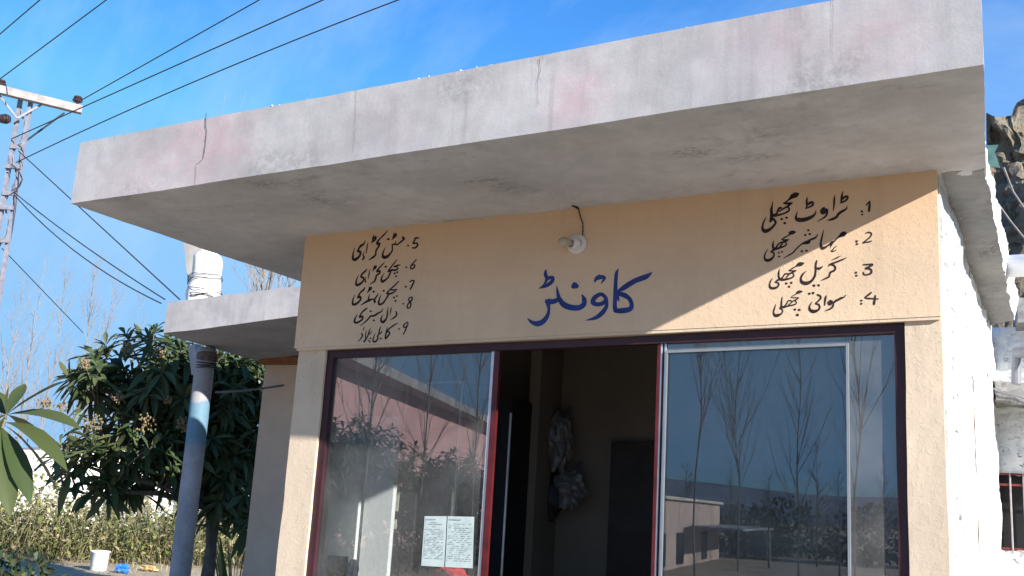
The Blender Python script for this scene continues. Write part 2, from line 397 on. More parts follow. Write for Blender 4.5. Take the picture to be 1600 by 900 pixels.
# rocky slope behind the right end of the shop
rb = MB(); NU, NV = 190, 170; vs = []
for j in range(NV+1):
    for i in range(NU+1):
        x = -1.2 + 8*(i/NU); t = j/NV
        top = 7.75 + .62*(x-.05) + .25*noise.noise(Vector((x*.9, 3, 0)))
        p = Vector((x, 14.2 + 3.2*t + .5*(x*.12), -1 + (top+1)*t))
        q = p*.75; d = noise.noise_vector(q)*.30 + noise.noise_vector(p*2.3)*.22 + noise.noise_vector(p*5)*.12 + noise.noise_vector(p*12)*.05
        c = noise.cell_vector(p*2.2+d)*.30
        p = p + d + Vector((0, -abs(c.y)*.5, c.z*.2)); vs.append(p)
rb.add(vs, [(j*(NU+1)+i, j*(NU+1)+i+1, (j+1)*(NU+1)+i+1, (j+1)*(NU+1)+i) for j in range(NV) for i in range(NU)])
b0 = len(vs)
rb.add([vs[NV*(NU+1)+i] for i in range(NU+1)] + [vs[NV*(NU+1)+i] + Vector((0, 8, .6)) for i in range(NU+1)], [(i, i+1, NU+2+i, NU+1+i) for i in range(NU)])
tag(rb.build('rocky_hill', M_rock), 'brown rocky hillside rising steeply behind the shop', 'hill', kind='structure')

# ================================================================== SHOP
XL, XR, ZB, ZT, ZL = -4.616, -.225, 3.593, 4.034, 2.743
shop = thing('shop_building', 'ochre plastered roadside shop with a deep grey concrete roof overhang and painted menu', 'shop', (-2.4, 8, 0))
# roof slab
def S(x, y, z):
    return T(x, (y - .0274*x) if y < 5.5 else y, z)
b = MB()
sx0, sx1, sy0, sy1 = -5.635, .031, 4.566, 8.9
c = [S(x, y, z) for z in (ZB, ZT) for y in (sy0, 4.80) for x in (sx0, sx1)]
b.sbox(c, (160, 8, 12), .005, 1.6, 0, 0, .0016)
c = [S(x, y, z) for z in (ZB, 3.70) for y in (4.80, 7.45) for x in (sx0, sx1)]      # thin slab behind the deep front beam
b.sbox(c, (160, 60, 3), .005, 1.6, 0, 0, .0016)
c = [S(x, y, z) for z in (ZB, 3.70) for y in (7.45, sy1) for x in (-4.55, sx1)]
b.sbox(c, (90, 30, 3), .005, 1.6, 0, 0, .0016)
# underside and its own material
for k, f in enumerate(b.f):
    cz = sum((b.v[i].z - .0318*b.v[i].x - .0112*(b.v[i].y-6) for i in f))/4
    ys_ = [b.v[i].y for i in f]
    if cz < ZB+.02 and max(ys_)-min(ys_) > .013: b.m[k] = 1
def crack(mb, px, Y0, w0, w1, mi, off=.004):
    pts = []
    for i in range(len(px)-1):
        n = 7
        for k in range(n):
            t = k/n; x = px[i][0]+(px[i+1][0]-px[i][0])*t; y = px[i][1]+(px[i+1][1]-px[i][1])*t
            r = noise.noise(Vector((x*.21, y*.17, 5)))*2.0; pts.append((x+r, y))
    pts.append(px[-1]); L = []; R_ = []
    for i, (x, y) in enumerate(pts):
        t = i/(len(pts)-1); w = (w0+(w1-w0)*t)*(.6+.6*abs(noise.noise(Vector((x, y*.3, 1)))))
        p = aty(x-w/2, y, Y0); q = aty(x+w/2, y, Y0)
        # slide on to the slab's slanted front plane
        for a in (p, q):
            pass
        L.append(p); R_.append(q)
    vs = L+R_; n = len(L)
    vs = [EYE + (v-EYE)*1.0 for v in vs]
    out = []
    for v in vs:
        # intersect the view line with the front plane y = 4.566-.0274x
        d = v-EYE; t = (4.566)/(d.y+.0274*d.x); q = EYE + d*t
        nn = noise.noise_vector(q*1.6); q.y += .005*nn.y - off; out.append(q)
    mb.add(out, [(i, i+n, i+n+1, i+1) for i in range(n-1)], mi)
crack(b, [(323, 177), (322, 215), (318, 247), (307, 258)], 4.6, 1.6, 1.0, 2)
crack(b, [(306, 260), (305, 288)], 4.6, .8, .5, 2)
crack(b, [(318, 249), (338, 251)], 4.6, .7, .3, 2)
crack(b, [(843, 92), (844, 112), (839, 130), (841, 165)], 4.6, 1.3, .4, 2)
crack(b, [(1302, 0), (1301, 45), (1300, 95)], 4.6, .7, .3, 2)
crack(b, [(557, 140), (556, 190), (553, 235)], 4.6, .6, .25, 2)
slab = b.build('roof_slab', [M_slab, M_soffit, M_crack], shop)
# bits of mortar left along the top edge
b = MB(); random.seed(4)
for i in range(46):
    x = random.choice([random.uniform(-5.5, .0), random.uniform(-3.0, -2.4)]); y = 4.566-.0274*x+random.uniform(.005, .05); r = random.uniform(.004, .012)
    p = T(x, y, ZT+.004); b.lathe([(r*.9, -r*.6), (r, 0), (r*.5, r*.7), (0, r*.9)], p, (random.uniform(-.3, .3), random.uniform(-.3, .3), 1), 6)
b.build('mortar_crumbs', M_white, shop)
b = MB()
for (x, y, x2, y2) in ((347, 176, 353, 140), (376, 164, 384, 142)):
    p = aty(x, y+4, 4.75); q = aty(x2, y2, 4.75); b.tube([p, p.lerp(q, .5)+Vector((.004, 0, 0)), q], .001, 5)
b.build('rebar_end', M_steel, shop)

# upper wall, piers
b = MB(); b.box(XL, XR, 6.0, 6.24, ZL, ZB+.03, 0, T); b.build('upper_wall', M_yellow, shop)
def pier(x0t, x1t, x0b, x1b):
    b = MB(); c = [T(x, y, z) for z, (xa, xb) in ((-.2, (x0b, x1b)), (ZL, (x0t, x1t))) for y in (6.03, 6.24) for x in (xa, xb)]
    b.sbox(c, (4, 4, 30), .006, 3, 0, 0, .0015); return b.build('wall_pier', M_pier, shop)
pier(-4.592, -4.352, -4.60, -4.352); pier(-.416, -.222, -.42, -.214)
# left outer wall of the shop, set back
b = MB(); b.box(-4.60, -4.42, 6.24, 8.8, -.2, ZB+.02, 0, T); b.build('left_wall', M_sidewall, shop)
# whitewashed right wall, splayed outwards
def hexa(q0, q1, th, z0, z1, tf=T):
    """wall from q0 to q1 (x,y), thickness th to the left of it"""
    d = Vector((q1[0]-q0[0], q1[1]-q0[1])).normalized(); nrm = Vector((-d.y, d.x))*th
    P = []
    for z in (z0, z1):
        P += [tf(q0[0]+nrm.x, q0[1]+nrm.y, z), tf(q0[0], q0[1], z), tf(q1[0]+nrm.x, q1[1]+nrm.y, z), tf(q1[0], q1[1], z)]
    return P
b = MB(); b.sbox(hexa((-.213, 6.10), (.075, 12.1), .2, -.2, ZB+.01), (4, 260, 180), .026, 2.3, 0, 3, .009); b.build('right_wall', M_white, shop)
# eave slab running back along the right wall
b = MB(); P = []
for z in (3.585, 3.80):
    k_ = .05 if z > 3.7 else 0; P += [T(-.20, 6.05, z), T(.026, 6.05, z), T(.02, 11.45, z), T(.255+k_, 11.1, z)]
b.sbox(P, (12, 120, 12), .014, 3.0, 0, 7, .010)
for k, f in enumerate(b.f):
    nn_ = (b.v[f[1]]-b.v[f[0]]).cross(b.v[f[2]]-b.v[f[0]])
    if abs(nn_.x) > .7*nn_.length and b.v[f[0]].x > -.05: b.m[k] = 1
b.build('side_eave', [M_eave, M_white], shop)
# interior shell
b = MB(); b.box(-4.42, -4.395, 6.25, 8.5, 0, ZB-.01, 0, T); b.build('inner_wall', M_intwhite, shop)
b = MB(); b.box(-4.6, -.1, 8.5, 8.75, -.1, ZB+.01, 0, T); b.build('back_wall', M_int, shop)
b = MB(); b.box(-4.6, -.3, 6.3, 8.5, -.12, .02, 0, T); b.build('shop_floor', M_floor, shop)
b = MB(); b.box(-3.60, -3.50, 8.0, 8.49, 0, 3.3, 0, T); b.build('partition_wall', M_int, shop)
b = MB(); b.box(-4.36, -4.11, 6.72, 6.77, .0, 2.30, 0, T); b.build('white_pillar', M_intwhite, shop)
b = MB(); b.box(-2.99, -1.9, 8.43, 8.49, .0, 2.22, 0, T)
dr = b.build('inner_door', M_darkwood, shop)
b = MB(); b.lathe([(.0, 0), (.022, .004), (.022, .03), (0, .04)], T(-2.90, 8.425, 1.05), (0, -1, 0), 10); b.build('handle', M_alu, dr)

# storefront frame
FT = 2.72; FL, FR = -4.355, -.412; J1, J2 = -3.0016, -1.8533
b = MB()
b.box(FL, FR, 6.050, 6.105, FT-.052, FT, 0, T)
b.box(FL, FL+.058, 6.051, 6.104, -.1, FT-.052, 0, T)
b.box(FR-.062, FR, 6.051, 6.104, -.1, FT-.052, 0, T)
fr = b.build('window_frame', M_maroon, shop)
b = MB(); b.box(XL+.02, XR-.006, 6.004, 6.044, ZL-.018, ZL-.001, 0, T); b.build('lintel_drip', M_pier, shop)
for x0, x1 in ((J1-.002, J1+.038), (J2-.014, J2+.006)):
    b = MB(); b.box(x0, x1, 6.062, 6.092, -.1, FT-.053, 0, T); b.build('jamb', M_red, fr)
def pane(x0, x1, y, z0, z1, m, par, name='glass_pane'):
    b = MB(); b.box(x0, x1, y, y+.006, z0, z1, 0, T); return b.build(name, m, par)
pane(FL+.058, J1-.026, 6.082, .25, FT-.052, M_glass, fr)
pane(J2+.045, FR-.062, 6.082, .25, FT-.052, M_glass2, fr)
b = MB(); b.box(J1-.026, J1-.003, 6.070, 6.10, -.1, FT-.053, 0, T); b.build('aluminium_edge', M_alu, fr)
b = MB(); b.box(J2+.007, J2+.016, 6.066, 6.09, -.1, FT-.053, 0, T); b.build('aluminium_edge', M_alu, fr)
b = MB(); b.box(J2+.030, J2+.042, 6.07, 6.09, -.1, FT-.053, 0, T); b.build('aluminium_edge', M_alu, fr)
# sliding door leaf pushed open in front of the right pane
p0 = aty(1041, 548, 6.06); p1 = aty(1326, 556, 6.06)
xa, xb, zt_ = p0.x, p1.x, p0.z-.0318*p0.x
b = MB(); b.box(xa+.012, xb-.014, 6.052, 6.076, zt_-.016, zt_, 0, T); b.box(xb-.014, xb, 6.051, 6.0765, .1, zt_, 0, T); b.box(xa, xa+.012, 6.051, 6.0765, .1, zt_, 0, T)
sd_ = b.build('sliding_door', M_trim, shop)
pane(xa+.012, xb-.014, 6.062, .1, zt_-.016, M_glass3, sd_, 'glass_pane')

# ------------------------------------------------------------------ hand painted lettering on the upper wall
def catmull(p, n=6):
    if len(p) < 3: 
        q = []
        for i in range(len(p)-1):
            for k in range(n): q.append(tuple(a+(c-a)*k/n for a, c in zip(p[i], p[i+1])))
        return q+[p[-1]]
    out = []
    for i in range(len(p)-1):
        a, b_, c_, d = p[max(i-1, 0)], p[i], p[i+1], p[min(i+2, len(p)-1)]
        for k in range(n):
            t = k/n
            out.append(tuple(.5*(2*B + (C-A)*t + (2*A-5*B+4*C-D)*t*t + (3*B-A-3*C+D)*t**3) for A, B, C, D in zip(a, b_, c_, d)))
    out.append(p[-1]); return out
HALF = []
def paint(name, origin, sc, strokes, dots, mat, grow=1.0, more=False):
    mb, cnt = HALF.pop() if HALF else (MB(), [0])
    def W(x, y):
        p = aty(origin[0]+x/sc, origin[1]+y/sc, 6.0); p.y = 5.9993-cnt[0]*1.6e-6
        d = p-EYE; return p
    for st in strokes:
        pts = catmull([tuple(map(float, q)) for q in st], 6)
        # rounded ends
        def ext(a, c): 
            dx, dy = a[0]-c[0], a[1]-c[1]; l = hypot(dx, dy) or 1; r = max(a[2], 2)*.32
            return (a[0]+dx/l*r, a[1]+dy/l*r, a[2]*.45)
        pts = [ext(pts[0], pts[1])]+pts+[ext(pts[-1], pts[-2])]
        n = len(pts); prev = None
        for i, (x, y, w) in enumerate(pts):
            a, c = pts[max(i-1, 0)], pts[min(i+1, n-1)]
            dx, dy = c[0]-a[0], c[1]-a[1]; l = hypot(dx, dy) or 1; w = max(w, 6)*grow/2
            l_ = (x-dy/l*w, y+dx/l*w); r_ = (x+dy/l*w, y-dx/l*w)
            if prev:
                cnt[0] += 1; q = [W(*prev[0]), W(*prev[1]), W(*r_), W(*l_)]
                mb.add(q, [(0, 1, 2, 3)])
            prev = (l_, r_)
    for (x, y, d) in dots:
        cnt[0] += 1; vs = []
        for k in range(10):
            an = 2*pi*k/10; rr = d/2*(1+.14*sin(3*an+x)); vs.append(W(x+rr*cos(an), y+rr*sin(an)*.86))
        mb.add(vs, [tuple(range(10))])
    if more: HALF.append((mb, cnt)); return            # the rest of this line follows
    o = mb.build(name, mat, shop)
    return o
ME1 = [[(772,140,20),(720,160,90),(655,190,80),(600,240,35),(525,298,22),(500,314,25),(580,312,40),(662,300,14)],
 [(655,305,12),(590,350,40),(500,405,30),(420,455,25)], [(560,370,30),(600,410,30),(580,450,35),(520,485,30),(440,510,35),(340,535,45)],
 [(465,390,36),(420,400,40),(395,450,35),(370,500,40),(325,525,60)], [(310,275,8),(300,340,25),(285,430,50),(290,530,60),(280,600,60),(255,650,15)],
 [(315,585,50),(360,640,40),(330,700,40),(270,760,50),(190,800,70),(140,780,60),(130,710,35),(160,620,25),(200,555,8)]]
shade = M_letter
paint('menu_lettering', (1180, 290), 11.25, ME1, [(465,590,50),(550,565,50),(520,660,55)], shade, more=True)
paint('menu_lettering', (1240, 290), 11.25, [
 [(395,430,10),(375,500,35),(300,560,60),(180,600,75),(80,600,75),(40,560,45),(70,455,8)], [(240,205,15),(230,280,40),(235,350,35),(210,410,12)], [(235,340,40),(300,300,50),(345,300,35),(330,350,35),(260,385,25),(205,412,10)],
 [(540,385,30),(490,440,50),(510,485,55),(560,440,85),(590,430,40),(585,500,35),(540,560,30),(420,630,10)], [(725,170,8),(715,250,35),(710,350,30),(695,455,8)],
 [(940,355,10),(925,410,30),(850,455,45),(790,500,45),(750,555,45),(680,590,45),(595,615,12)], [(870,105,12),(850,170,35),(845,250,45),(830,300,15)], [(850,240,40),(910,195,40),(955,200,35),(930,250,35),(870,290,30),(810,312,10)],
 [(1340,270,20),(1335,350,40),(1325,450,40)], [(1275,345,20),(1340,280,30)]], [(1200,455,48),(1205,510,40)], shade)
paint('menu_lettering', (1180, 350), 13.85, [
 [(880,175,15),(830,180,80),(760,200,80),(730,240,30),(640,290,30),(575,335,20),(590,345,30),(660,350,45),(735,335,12)], [(720,345,15),(640,385,45),(540,410,35),(490,450,35),(450,510,40),(420,540,50)],
 [(650,390,30),(680,430,30),(650,470,35),(580,500,40),(500,525,50),(430,545,50)], [(590,400,30),(570,450,35),(530,490,30)], [(400,365,10),(385,430,40),(385,500,50),(410,550,60),(370,580,40),(330,610,15)],
 [(335,600,30),(390,620,40),(410,660,35),(380,730,45),(300,785,65),(230,780,60),(200,720,40),(220,640,30),(275,540,8)],
 [(1360,210,10),(1310,290,35),(1240,325,45),(1190,345,45),(1150,390,80),(1090,405,70),(1000,440,30),(900,530,30),(820,620,30),(720,680,28),(615,740,12)]],
 [(510,625,48),(580,605,48),(520,705,50),(1150,135,55),(1085,240,58),(1180,220,58),(1010,590,58),(1110,580,58)], shade, more=True)
paint('menu_lettering', (1260, 350), 13.846, [
 [(870,200,30),(820,210,105),(760,240,90),(690,290,35),(610,370,30),(560,400,60),(530,430,60),(460,470,35),(400,510,55),(340,520,70),(310,440,45),(330,320,40),(350,230,30),(372,120,8)],
 [(560,420,40),(540,460,30),(520,515,8)], [(660,475,10),(610,510,22),(570,560,20),(540,590,25),(590,590,25),(650,560,12)],
 [(1280,205,20),(1350,180,30),(1410,210,32),(1380,280,30),(1300,350,28),(1225,410,30),(1290,395,28),(1370,385,30),(1420,365,15)]], [(1090,375,60),(1095,435,55)], shade)
paint('menu_lettering', (1190, 400), 13.85, [
 [(925,155,15),(860,170,85),(800,190,80),(740,225,30),(650,280,30),(585,320,15),(650,320,30),(760,310,12)], [(750,320,15),(680,350,40),(600,385,35),(510,390,35),(470,440,30),(430,490,40)],
 [(680,380,30),(700,420,30),(670,460,35),(600,490,40),(500,510,50),(420,515,60)], [(600,390,30),(560,440,30),(530,470,25)], [(390,280,10),(372,360,40),(372,450,45),(390,500,50),(340,530,40),(285,570,15)],
 [(290,570,25),(350,580,40),(375,610,35),(340,670,45),(260,700,55),(190,680,55),(175,610,35),(200,540,30),(240,475,8)],
 [(1200,90,20),(1180,150,45),(1170,230,45),(1170,330,45),(1150,440,50),(1080,540,55),(980,590,80),(880,570,75),(850,490,45),(890,400,40),(965,325,8)], [(1180,260,40),(1240,275,55),(1290,250,40),(1330,215,10)]],
 [(535,595,60),(645,580,60),(595,665,60),(1135,640,68),(1235,635,64)], shade, more=True)
paint('menu_lettering', (1270, 395), 13.85, [
 [(600,70,10),(530,105,30),(405,165,10)], [(740,100,8),(650,145,35),(500,205,40),(380,250,40),(335,295,15)], [(390,255,40),(450,270,45),(490,320,45),(470,380,45),(390,420,45),(365,470,40),(350,520,40),(270,560,35),(175,605,10)],
 [(1085,260,25),(1180,255,40),(1295,255,45),(1230,300,40),(1140,340,40),(1220,345,45),(1270,380,45),(1260,440,45),(1180,475,35),(1110,470,35),(1095,425,35)]], [(935,430,58),(945,495,58)], shade)
paint('menu_lettering', (1195, 450), 16.36, [
 [(975,90,15),(900,95,75),(840,120,75),(800,155,30),(720,200,25),(665,245,15),(740,250,30),(875,250,25)], [(870,260,15),(800,300,40),(720,340,35),(650,400,30),(600,440,35)],
 [(760,320,30),(810,360,30),(790,410,35),(700,440,40),(600,460,40),(500,490,50),(430,500,50)], [(700,345,35),(640,320,35),(590,340,35),(560,400,35),(520,450,35),(470,480,40)],
 [(445,235,25),(430,330,40),(425,430,50),(420,490,60),(380,525,30)], [(390,530,30),(440,550,40),(455,600,35),(420,660,45),(330,700,80),(260,700,75),(225,620,45),(250,520,40),(285,410,10)],
 [(1340,170,45),(1420,210,55),(1425,270,50),(1360,340,40),(1300,400,40),(1370,420,50),(1405,480,50),(1370,560,55),(1250,600,90),(1160,560,75),(1145,470,45),(1210,350,12)]],
 [(770,550,72),(880,560,76),(835,690,84),(1140,145,75),(1235,130,78)], shade, more=True)
paint('menu_lettering', (1260, 445), 13.33, [
 [(420,220,15),(395,290,45),(380,430,25)], [(510,325,40),(460,370,50),(490,400,70),(520,360,80),(560,390,40),(550,450,40),(500,500,40),(385,545,12)],
 [(825,205,10),(780,260,30),(720,280,50),(660,315,50),(620,330,50),(580,370,40)], [(1355,160,35),(1280,220,40),(1220,270,25),(1300,285,35),(1500,295,25)], [(1435,225,35),(1425,300,45),(1410,405,50)]], [(1145,330,52),(1145,395,52)], shade)
paint('menu_lettering', (540, 355), 12.8, [
 [(395,250,8),(370,330,30),(310,370,50),(270,420,35),(250,480,50),(290,490,50),(295,540,40),(260,600,45),(190,650,60),(150,630,50),(150,540,30),(185,410,8)], [(375,490,10),(350,560,25),(370,600,35),(340,650,30),(330,655,15)], [(450,300,8),(430,400,25),(412,525,15)],
 [(840,70,15),(770,150,30),(690,230,28),(640,290,40),(640,330,60),(680,330,45),(660,390,35),(610,470,35),(600,550,35),(540,610,40),(460,655,12)], [(560,150,10),(550,220,35),(545,270,35),(515,320,10)], [(550,250,30),(600,190,40),(595,250,35),(540,300,20)],
 [(1145,175,10),(1150,215,50),(1175,230,35),(1110,290,35),(1040,345,30),(1000,340,30),(1005,275,10)], [(1010,345,30),(945,345,30),(935,380,28),(935,460,30),(900,520,35),(830,590,60),(760,600,65),(745,540,35),(765,470,25),(795,405,8)],
 [(970,105,10),(965,160,30),(950,220,30),(920,250,10)], [(965,190,30),(1010,135,40),(1000,180,35),(940,235,15)], [(1470,215,25),(1400,220,35),(1380,270,30),(1350,325,30),(1420,320,35),(1440,360,35),(1400,410,35),(1330,415,25)]], [(855,240,58),(1250,370,44)], shade)
paint('menu_lettering', (545, 398), 13.33, [
 [(380,285,8),(350,340,35),(290,390,40),(255,460,40),(300,480,45),(310,530,35),(260,590,45),(190,630,55),(155,620,50),(160,530,30),(210,410,8)], [(360,460,10),(340,520,25),(355,560,30),(335,580,15)], [(440,305,8),(425,390,25),(405,495,15)],
 [(750,150,12),(680,230,28),(620,290,30),(590,350,45),(640,340,50),(640,390,35),(580,430,35),(560,500,35),(530,560,35),(435,615,12)], [(530,225,10),(530,280,40),(500,340,15)], [(535,270,35),(570,235,35),(555,290,30)],
 [(1015,95,10),(960,160,25),(880,260,28),(820,350,35),(890,320,40),(970,320,40),(1030,290,25)], [(1075,210,15),(1020,225,35),(940,250,25),(1000,255,20),(1030,290,25)], [(880,345,30),(850,410,35),(830,460,30),(770,520,40),(700,560,55),(680,520,40),(700,450,25),(740,380,8)],
 [(1410,95,20),(1340,180,30),(1290,250,30),(1300,295,30),(1360,270,30),(1375,215,28),(1320,220,20)]], [(770,250,54),(955,390,48),(1010,365,48),(985,450,44),(1200,262,44)], shade)
paint('menu_lettering', (540, 430), 13.33, [
 [(405,245,8),(380,300,40),(320,350,35),(280,410,35),(255,470,40),(300,450,50),(315,500,40),(260,570,45),(190,610,50),(150,600,45),(155,510,30),(200,400,8)], [(680,380,15),(650,440,30),(600,510,35),(610,550,50),(590,575,20)], [(600,510,30),(540,500,35),(490,530,50),(480,470,30),(510,380,8)], [(480,530,45),(420,560,40),(320,625,15)],
 [(500,245,25),(490,310,40),(450,370,15)], [(500,300,35),(540,250,30),(520,310,35)], [(1110,125,20),(1020,215,30),(930,300,30),(860,380,35),(930,385,40),(1000,360,30),(1050,320,25)], [(1090,295,12),(1040,300,25),(950,310,25),(1010,320,15)],
 [(900,390,35),(870,450,35),(830,510,30),(780,580,40),(710,610,45),(690,570,40),(710,480,25),(745,405,8)], [(1335,140,25),(1380,115,30),(1430,120,30),(1400,190,35),(1350,300,30)]], [(585,345,54),(795,325,48),(1010,465,48),(1070,435,44),(1040,535,48),(1255,240,48)], shade)
paint('menu_lettering', (545, 460), 14.545, [
 [(430,305,15),(380,340,40),(310,400,35),(270,460,35),(245,520,40),(310,500,45),(310,560,40),(240,620,45),(170,645,50),(130,620,45),(150,540,35),(200,445,8)], [(785,320,12),(740,390,30),(680,420,40),(620,460,45),(560,490,45),(500,490,40),(450,550,35),(380,620,30),(260,715,15)],
 [(895,290,10),(880,400,30),(870,500,35),(840,570,40),(780,630,60),(735,600,45),(740,530,30),(785,455,8)], [(970,290,8),(955,370,28),(935,470,12)], [(1065,385,20),(1085,420,35),(1085,470,35),(1030,530,35),(950,578,12)],
 [(1440,60,30),(1380,80,30),(1360,130,30),(1400,180,40),(1410,230,35),(1390,300,30),(1340,310,35),(1330,260,30),(1370,190,30),(1430,130,35),(1445,80,30),(1420,55,20)]], [(500,385,54),(570,590,54),(1240,215,48)], shade)
paint('menu_lettering', (550, 495), 16, [
 [(1150,150,15),(1050,210,35),(930,300,35),(880,370,35),(930,380,40),(930,440,40),(850,540,40),(825,550,20)], [(885,250,10),(860,370,35),(835,500,40),(830,555,15)], [(725,235,12),(690,330,35),(670,430,35),(640,490,40),(650,540,35),(590,620,45),(530,610,40),(540,520,30),(590,405,10)], [(760,350,12),(730,400,30),(680,430,30)],
 [(465,280,12),(430,370,30),(390,490,30),(330,590,40),(300,630,30),(295,580,12)], [(360,330,10),(345,430,28),(335,560,25)], [(505,360,12),(450,420,28),(410,450,25)], [(240,410,30),(255,440,40),(255,490,35),(210,560,30),(150,620,12)], [(310,245,10),(295,290,25),(278,345,15)],
 [(1390,130,25),(1310,190,35),(1290,250,35),(1350,260,35),(1400,180,30),(1390,130,25)], [(1400,180,30),(1350,300,35),(1285,440,30)]], [(720,545,54),(420,590,48),(465,540,48),(450,630,44),(1175,305,48)], shade)
paint('counter_lettering', (815, 410), 7.619, [
 [(1155,75,6),(1130,130,40),(1120,250,45),(1115,400,50),(1110,520,50),(1120,570,60)], [(1110,575,50),(1200,575,65),(1290,555,60),(1310,500,50),(1280,430,50),(1220,390,60),(1150,370,50)],
 [(1140,350,25),(1220,300,60),(1350,220,60),(1480,170,60),(1555,118,8)], [(1130,380,60),(1160,460,14)],
 [(940,375,45),(870,420,55),(850,480,55),(920,500,50),(990,470,50),(1000,420,45),(950,375,45)], [(1005,430,45),(1010,520,45),(960,600,55),(880,660,45),(765,690,8)],
 [(930,145,8),(890,190,40),(870,235,15)], [(890,195,40),(950,175,50),(985,190,40),(945,255,8)],
 [(718,385,15),(745,440,55),(740,500,60),(680,540,65),(580,535,70),(500,500,70),(450,430,50),(430,360,35),(418,280,6)],
 [(440,440,50),(380,465,60),(310,465,70),(290,450,30)], [(315,490,55),(325,560,35),(310,630,45),(260,700,60),(190,730,65),(120,710,40),(70,665,8)],
 [(290,85,10),(285,140,45),(300,195,40),(270,260,20),(205,312,6)], [(310,190,45),(370,180,40),(360,230,45),(290,280,40),(205,312,6)]], [(635,278,92)], M_blue)

# porch roof on the left with its wall, beam, post and rod
CL, CR = -7.87, -4.58
def cz(x, top, y):                                          # the porch slab tilts down to the left and slightly to the back
    t = (x+7.87)/1.72
    return (3.44+.11*t if top else 3.10+.15*t) - .04*(y-8)
b = MB(); P = [(x, y, cz(x, z, y)) for z in (0, 1) for y in (8.0, 9.8) for x in (CL, CR)]
b.sbox(P, (60, 30, 8), .008, 2.5, 0, 5, .002); b.build('porch_roof', M_canopy, shop)
b = MB(); b.box(-7.74, -4.62, 9.55, 9.75, -.2, 2.99, 0); porchw = b.build('porch_wall', M_sidewall, shop)
b = MB(); b.box(-7.80, -4.62, 9.50, 9.7, 2.992, 3.075, 0); b.build('porch_beam', M_wood, shop)
b = MB(); pb = aty(281, 900, 8.7); ptp = aty(322, 552, 8.7)
axis = ptp-pb; lo = pb - axis*(pb.z+.1)/axis.z
N = 26; pts = [lo.lerp(ptp, i/N)+Vector((.006*noise.noise(Vector((i*.5, 0, 0))), .006*noise.noise(Vector((i*.5, 4, 0))), 0)) for i in range(N+1)]
pts.append(ptp+Vector((0, 0, .06)))
b.tube(pts, [.112-.006*i/N for i in range(N+1)]+[.10], 24); post = b.build('porch_post', M_pole, shop, True)
b = MB()
for k, (yy, rr) in enumerate(((568, .112), (571.5, .112), (575, .1115))):
    c0 = aty(324-(yy-552)*.1, yy, 8.7); b.tube([c0+Vector((cos(a)*rr, sin(a)*rr, .006*sin(a*2+k))) for a in [2*pi*i/20 for i in range(21)]], .006, 5)
b.build('wire_binding', M_wire, post)
b = MB(); c0 = aty(323, 559, 8.7); b.lathe([(.104, -.04), (.113, -.03), (.115, .0), (.113, .05), (.10, .06)], c0, (0, 0, 1), 20); b.build('tar_collar', simple('tarred_collar', (.13, .105, .095), .8, .2, .5, 14), post)
b = MB(); b.beam(aty(309, 585, 8.9), aty(304, 540, 8.9), .10, .10, 0, (0, 1, 0)); b.build('brace', M_canopy, shop)
b = MB(); p = aty(336, 613, 8.8); q = aty(443, 602, 9.53); b.tube([p, p.lerp(q, .35)+Vector((0, 0, -.015)), p.lerp(q, .7)+Vector((0, 0, -.012)), q], .012, 8); b.build('tie_rod', M_greypipe, shop)

# ------------------------------------------------------------------ wall lamp
lc = aty(902, 382, 6.0)
lamp = thing('wall_lamp', 'white lamp holder with bare bulb above the blue lettering', 'lamp', lc)
ax = Vector((-.42, -.80, -.08)).normalized()
b = MB(); b.lathe([(.0, -.001), (.068, -.001), (.070, .010), (.066, .018), (.052, .024), (.040, .026)], lc+Vector((0, -.001, 0)), (0, -1, 0), 28); b.build('lamp_base', M_porc, lamp, True)
b = MB(); b.lathe([(.042, -.004), (.043, .02), (.040, .036), (.036, .046), (.030, .048), (.027, .030), (0, .028)], lc+Vector((0, -.018, 0)), ax, 24); b.build('lamp_socket', M_porc, lamp, True)
b = MB(); b.lathe([(.014, .03), (.016, .055), (.024, .075), (.032, .095), (.034, .112), (.030, .130), (.018, .143), (0, .147)], lc+Vector((0, -.018, 0)), ax, 20); b.build('bulb', M_bulb, lamp, True)
b = MB(); w0 = aty(911, 368, 5.992); w1 = aty(911, 350, 5.992); w2 = aty(906, 335, 5.992); w3 = aty(904.5, 327, 5.985); w4 = aty(894, 321.5, 5.93)
for s_ in (-1, 1):
    P = []
    base = [w0, w1, w2, w3]
    for i in range(25):
        t = i/24*3; k = min(int(t), 2); p = base[k].lerp(base[k+1], t-k); P.append(p+Vector((s_*.0032*cos(i*1.1), -.004-.002*sin(i*1.1), 0)))
    b.tube(P, .0022, 6)
b.tube([w3, w3.lerp(w4, .5)+Vector((0, 0, .006)), w4], [.006, .009, .006], 8)
b.build('lamp_cable', M_wire, lamp)

